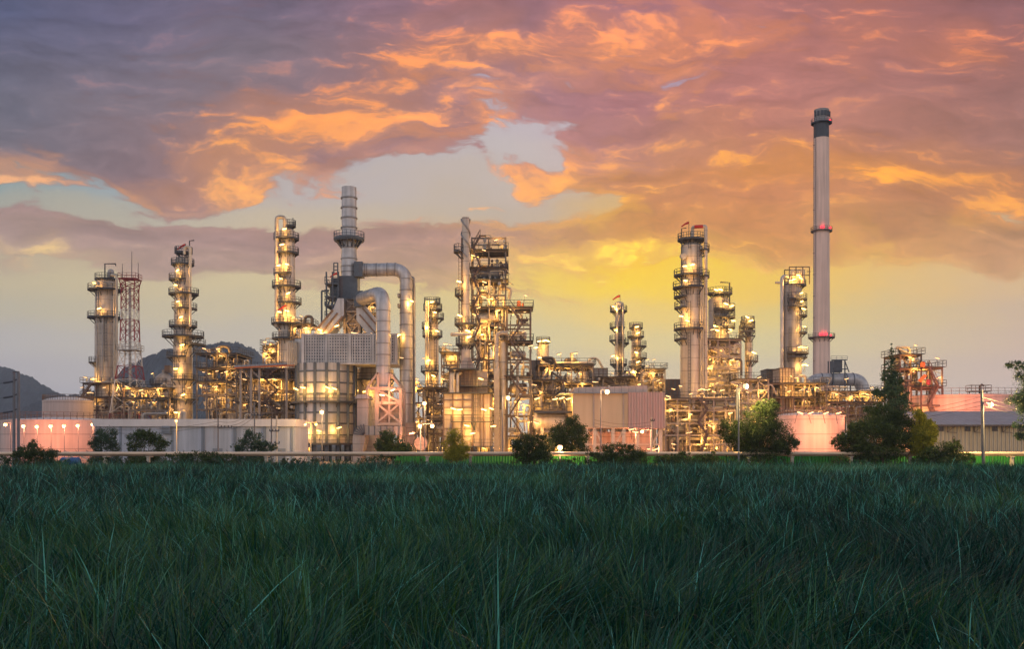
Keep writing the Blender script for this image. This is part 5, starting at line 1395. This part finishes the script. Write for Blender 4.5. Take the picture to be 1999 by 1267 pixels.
MB().tube([(PX(1118,D),D+3.4,PZ(712,D)+0.15),(PX(1118,D),D+3.4,PZ(686,D))],0.36,10).build('stub', M['pipe_g'], o)

# ================================================================ warehouse at the right
def warehouse():
    D = 148.0
    a, b = PX(1806, D), PX(2190, D); ze = PZ(831, D); zr = PZ(805, 158)
    root = thing('warehouse', 'long beige ribbed warehouse with grey roof and small dark windows at the right', 'building', ((a+b)/2, D, 0))
    MB().box(a, b, D, D+20, 0, ze).build('wall', M['sheet'], root)
    rf = MB(); n = len(rf.v)
    rf.v += [(a-0.4, D-0.9, ze+0.02), (b, D-0.9, ze+0.02), (b, D+10, zr), (a-0.4, D+10, zr), (b, D+20.9, ze+0.02), (a-0.4, D+20.9, ze+0.02)]
    rf.v += [(x, y, z+0.14) for x, y, z in rf.v[n:n+6]]
    rf.f += [(0,3,2,1),(3,5,4,2),(6,7,8,9),(9,8,10,11),(0,1,7,6),(5,11,10,4),(0,6,9,3),(3,9,11,5),(1,2,8,7),(2,4,10,8)]
    rf.build('roof', M['roof'], root, smooth=False)
    MB().box(a-0.4, b, D-1.0, D-0.86, ze-0.16, ze+0.1).build('gutter', M['frame_d'], root)
    MB().poly([(0,0),(0.01,0),(0.005,0.01)],0,0.01)
    for px in (1836.5, 1888.5, 1941.5, 1994):
        x, z = PX(px, D), PZ(836.5, D)
        w = MB().box(x-0.42, x+0.42, D-0.05, D-0.003, z-0.36, z+0.36).build('window', M['glass'], root)
        MB().box(x-0.03, x+0.03, D-0.09, D-0.052, z-0.36, z+0.36).box(x-0.48, x+0.48, D-0.09, D-0.052, z-0.44, z-0.365).build('window_frame', M['frame_d'], w)
    for px in (1848, 1901, 1956):
        x = PX(px, D)
        MB().bar((x, D-0.15, ze-0.1), (x, D-0.15, PZ(844, D)), 0.1).bar((x, D-0.15, PZ(844, D)), (x+1.1, D-0.9, PZ(845, D)), 0.09).bar((x, D-0.15, PZ(844, D)), (x+0.9, D-0.8, ze-0.1), 0.08).build('downpipe', M['frame_d'], root)
    def glyph(px, s):
        x, z = PX(px, D), PZ(857, D); pts = []
        if s == '0':
            pts = [(x+0.19*math.cos(2*math.pi*i/20), z+0.36*math.sin(2*math.pi*i/20)) for i in range(21)]
        else:
            pts = [(x-0.18, z+0.2), (x-0.1, z+0.34), (x+0.06, z+0.36), (x+0.17, z+0.25), (x+0.14, z+0.06), (x-0.17, z-0.36), (x+0.2, z-0.36)]
        m = MB()
        for p, q in zip(pts, pts[1:]): m.bar((p[0], D-0.05, p[1]), (q[0], D-0.05, q[1]), 0.06)
        m.build('wall_number', M['frame_d'], root)
    glyph(1861.5, '0')
warehouse()

# ================================================================ poles and wires
def twin_poles():
    D = 128.0
    root = thing('twin_utility_pole', 'pair of tall concrete poles joined at the top at the left edge', 'utility pole', (PX(31, D), D, 0))
    for px in (27.5, 36.5): MB().tube([(PX(px, D), D, 0), (PX(px-0.3, D), D, PZ(725, D))], 0.2, 10, 0.15).build('pole', M['pole'], root)
    for py in (746, 775, 804):
        m = MB().bar((PX(27, D), D, PZ(py-2, D)), (PX(33, D), D, PZ(py-5, D)), 0.16)
        m.tube([(PX(27, D), D-0.1, PZ(py-1, D)), (PX(8, D), D-0.1, PZ(py+2, D))], 0.12, 8)
        m.build('insulator', M['dark'], root)
    MB().bar((PX(28, D), D, PZ(726, D)), (PX(36, D), D, PZ(726, D)), 0.14).build('cross_bar', M['dark'], root)
    w = thing('power_line', 'bundle of thin wires running off left from the twin poles', 'power line', (PX(8, D), D-0.1, PZ(777, D)))
    m = MB()
    for py in (748, 777, 806):
        a, b = Vector((PX(8, D), D-0.1, PZ(py, D))), Vector((PX(-260, D), D-6, PZ(py-4, D)))
        m.tube([a.lerp(b, t/8)-Vector((0, 0, 1.2*math.sin(math.pi*t/8))) for t in range(9)], 0.03, 5)
    m.build('wire', M['wire'], w)
twin_poles()
def utility_pole(label, px, ytop, D, arms=(), r=0.14, m='pole', lean=0.0):
    root = thing('utility_pole', label, 'utility pole', (PX(px, D), D, 0), 'thin power poles')
    MB().tube([(PX(px, D)-lean, D, 0), (PX(px, D), D, PZ(ytop, D))], r, 8, r*0.7).build('pole', M[m], root)
    for x0, x1, py in arms:
        a = MB().bar((PX(x0, D), D-0.15, PZ(py, D)), (PX(x1, D), D-0.15, PZ(py, D)), 0.14).build('cross_arm', M['dark'], root)
        k = max(2, int((x1-x0)/6))
        for q in range(k+1): x = PX(x0+(x1-x0)*q/k, D); MB().tube([(x, D-0.15, PZ(py, D)), (x, D-0.15, PZ(py, D)+0.3)], 0.07, 6).build('insulator', M['dark'], a)
    return root
utility_pole('dark power pole with one cross arm before the white building', 426, 817, 143, ((426, 453, 835),))
utility_pole('power pole whose cross arm clears the white building roof', 497, 786, 142, ((492, 516, 811),), 0.12)
utility_pole('left pole of the transformer pair at the white building end', 530, 817, 141, ((527, 545, 842),))
tp = utility_pole('right pole of the transformer pair carrying a grey transformer', 540, 812, 141, ((530, 546, 866),), 0.16, 'post')
MB().drum((PX(534, 141), 140.6, PZ(873, 141)), (PX(534, 141), 140.6, PZ(867, 141)), 0.35).build('transformer', M['pipe_g'], tp)
utility_pole('leaning concrete power pole in front of the beige warehouse', 1916, 762, 117, (), 0.22, 'pole', -0.25)
utility_pole('pale thin post with a short arm right of the raised shed lamp', 1272, 815, 147, ((1270, 1277, 822),), 0.13, 'post')
utility_pole('dark stout post beside the lamp above the feathery tree', 1439, 756, 124, (), 0.2, 'pole')
def wires(label, A, B, n, sag, dz=0.5):
    a, b = Vector((PX(A[0], A[2]), A[2], PZ(A[1], A[2]))), Vector((PX(B[0], B[2]), B[2], PZ(B[1], B[2])))
    root = thing('power_line', label, 'power line', tuple(a)); m = MB()
    for k in range(n):
        o = Vector((0, 0, -dz*k)); m.tube([a.lerp(b, t/12)+o-Vector((0, 0, sag*math.sin(math.pi*t/12))) for t in range(13)], 0.022, 5)
    m.build('wire', M['wire'], root)
wires('three thin wires between the poles before the white building', (426, 823, 143), (497, 800, 142), 3, 0.8)
wires('two thin wires sagging from the dark power pole to the left', (426, 823, 143), (186, 838, 146), 2, 0.6)
wires('wires from the leaning pole down to the left before the warehouse', (1916, 775, 117), (1640, 800, 140), 3, 1.0)
wires('wires from the leaning pole off to the right', (1916, 775, 117), (2200, 815, 120), 3, 0.8)
wires('low wires across the front of the raised shed', (1160, 820, 150), (1272, 824, 147), 4, 0.5)
o = thing('blue_drum', 'blue plastic drum lying behind the pipeline at the left', 'drum', (PX(135, 124), 124, 0))
MB().drum((PX(118,124),124.5,1.05),(PX(150,124),124.5,1.05),0.55,18).build('body', M['blue'], o)
MB().box(PX(120,124),PX(124,124),124,125,0,0.75).box(PX(144,124),PX(148,124),124,125,0,0.75).build('cradle', M['post'], o)

# ================================================================ trees and bushes
tree('shrub', 'bluish green shrub before the left end of the white building', 'shrub', 128, 206, [(205,850,20,16),(190,868,15,13),(222,868,15,13)], 4200, 0.16, 'leaf_b', 1, 0.08)
tree('shrub', 'wide bushy shrub before the white building', 'shrub', 127, 286, [(285,858,26,15),(312,866,20,11),(262,870,17,11),(290,847,14,8)], 5200, 0.16, 'leaf', 2, 0.09)
tree('shrub', 'low dark bush in front of the pipeline at the left edge', 'bush', 116, 70, [(68,880,26,11),(48,885,24,8),(95,885,17,9),(64,866,7,10)], 4500, 0.14, 'leaf', 3, 0.06)
tree('shrub', 'low flat creeper covering the pipeline before the white building', 'bush', 117, 385, [(345,890,26,6),(385,888,30,7),(420,890,26,6),(445,893,20,4)], 4600, 0.12, 'leaf', 4, 0.05)
tree('shrub', 'pointed green shrub between the poles before the white building', 'shrub', 130, 492, [(487,846,11,12),(490,864,23,14),(520,872,19,10),(470,873,16,8)], 4600, 0.16, 'leaf_b', 5, 0.08)
tree('small_tree', 'small round tree at the foot of the pink lit duct', 'tree', 135, 765, [(758,852,16,12),(746,868,16,12),(775,866,16,12),(792,875,14,8)], 4600, 0.18, 'leaf', 6, 0.1)
tree('small_tree', 'yellowish sparse young tree in front of the box furnace', 'tree', 118, 890, [(888,850,17,13),(878,870,15,13),(902,872,16,14),(890,890,13,12)], 3600, 0.15, 'leaf_y', 7, 0.08)
tree('small_tree', 'dark round headed tree left of the nearest street lamp', 'tree', 117, 1042, [(1028,862,25,15),(1060,866,20,16),(1050,885,18,12),(1008,868,12,12)], 5200, 0.16, 'leaf', 8, 0.12)
tree('small_tree', 'round green tree behind the nearest street lamp', 'tree', 142, 1110, [(1108,836,25,18),(1090,850,20,16),(1130,852,18,16)], 4800, 0.2, 'leaf', 9, 0.13)
tree('shrub', 'wide low dark bush right of the nearest street lamp', 'bush', 116, 1205, [(1205,874,34,9),(1178,887,28,9),(1238,887,28,9)], 5200, 0.14, 'leaf', 10, 0.07)
tree('shrub', 'low spreading bush left of the feathery tree', 'bush', 116, 1330, [(1298,893,24,6),(1335,890,24,7),(1372,893,24,6)], 3800, 0.14, 'leaf', 11, 0.06)
tree('feathery_tree', 'large feathery tree with a yellow lit top in front of the pipe rack', 'tree', 120, 1482, [(1482,826,34,30),(1455,852,32,28),(1512,850,32,28),(1494,797,22,16),(1424,842,20,24),(1540,866,18,16),(1482,882,44,18)], 17000, 0.15, 'leaf', 12, 0.16)
tree('pointed_tree', 'tall pointed casuarina rising above the dark trees at the right', 'tree', 124, 1744, [(1742,692,4,18),(1741,715,9,18),(1735,735,12,16),(1750,740,11,16),(1742,758,18,16),(1730,772,18,14),(1757,772,16,16),(1745,795,24,18),(1740,830,22,30)], 7000, 0.17, 'leaf_b', 13, 0.16)
tree('broad_tree', 'broad dark tree below the pointed casuarina', 'tree', 120, 1722, [(1730,812,34,20),(1698,842,38,26),(1750,850,40,32),(1668,868,34,20),(1720,882,66,16),(1640,862,16,12)], 17000, 0.17, 'leaf', 14, 0.2)
tree('lit_tree', 'yellow green lit tree beside the beige warehouse', 'tree', 118.6, 1802, [(1804,838,18,20),(1800,864,24,18),(1794,812,11,14),(1814,852,12,14)], 8000, 0.17, 'leaf_y', 15, 0.12)  # lamp light is partly put into the bright leaf colour
tree('shrub', 'dark leafy bush in front of the warehouse left end', 'bush', 117, 1845, [(1838,880,28,15),(1864,873,10,14),(1876,890,18,10),(1808,888,22,9)], 5600, 0.15, 'leaf', 16, 0.07)
tree('edge_tree', 'loose leafy tree reaching in at the right picture edge', 'tree', 112, 2035, [(1986,714,22,9),(2012,740,32,26),(1998,782,24,20),(1990,830,16,9),(2008,850,22,12),(2040,780,40,50)], 8000, 0.13, 'leaf_b', 17, 0.2)
def low_growth():
    rng = np.random.default_rng(77); vs, ts = [], []
    for i in range(85):
        px = rng.uniform(-100, 2100)
        if 835 < px < 1010 or px > 1885: continue
        d = 117.5+rng.uniform(-1.2, 1.0)
        b = [(PX(px+rng.uniform(-16, 16), d), d, rng.uniform(0.7, 1.25), rng.uniform(0.8, 2.0), 0.6, rng.uniform(0.3, 0.85)) for k in range(3)]
        v, t, _ = foliage(rng, b, 420, 0.13, (0, 0, 0)); vs.append(v); ts.append(t)
    o = quad_object('undergrowth', np.concatenate(vs), np.concatenate(ts), M['leaf'], None, (0, 0, 0))
    tag(o, 'straggling dark undergrowth along the foot of the pipeline', 'undergrowth', None, 'stuff')
low_growth()

# ================================================================ air
def haze():
    o = MB().box(-2000, 2000, -60, 3000, -1.0, 420).build('haze', HAZE, None, smooth=False)
    tag(o, 'thin evening haze lying over the plant and the hills', None, None, 'stuff')
HAZE = bpy.data.materials.new('evening_haze'); HAZE.use_nodes = True
def haze_mat():
    nt = HAZE.node_tree; N, L = nt.nodes, nt.links
    N.remove(N['Principled BSDF'])
    v = N.new('ShaderNodeVolumePrincipled'); v.inputs['Color'].default_value = (0.66, 0.79, 1.0, 1)
    v.inputs['Density'].default_value = 0.00016; v.inputs['Anisotropy'].default_value = 0.0
    L.new(v.outputs[0], N['Material Output'].inputs['Volume'])
haze_mat(); haze()
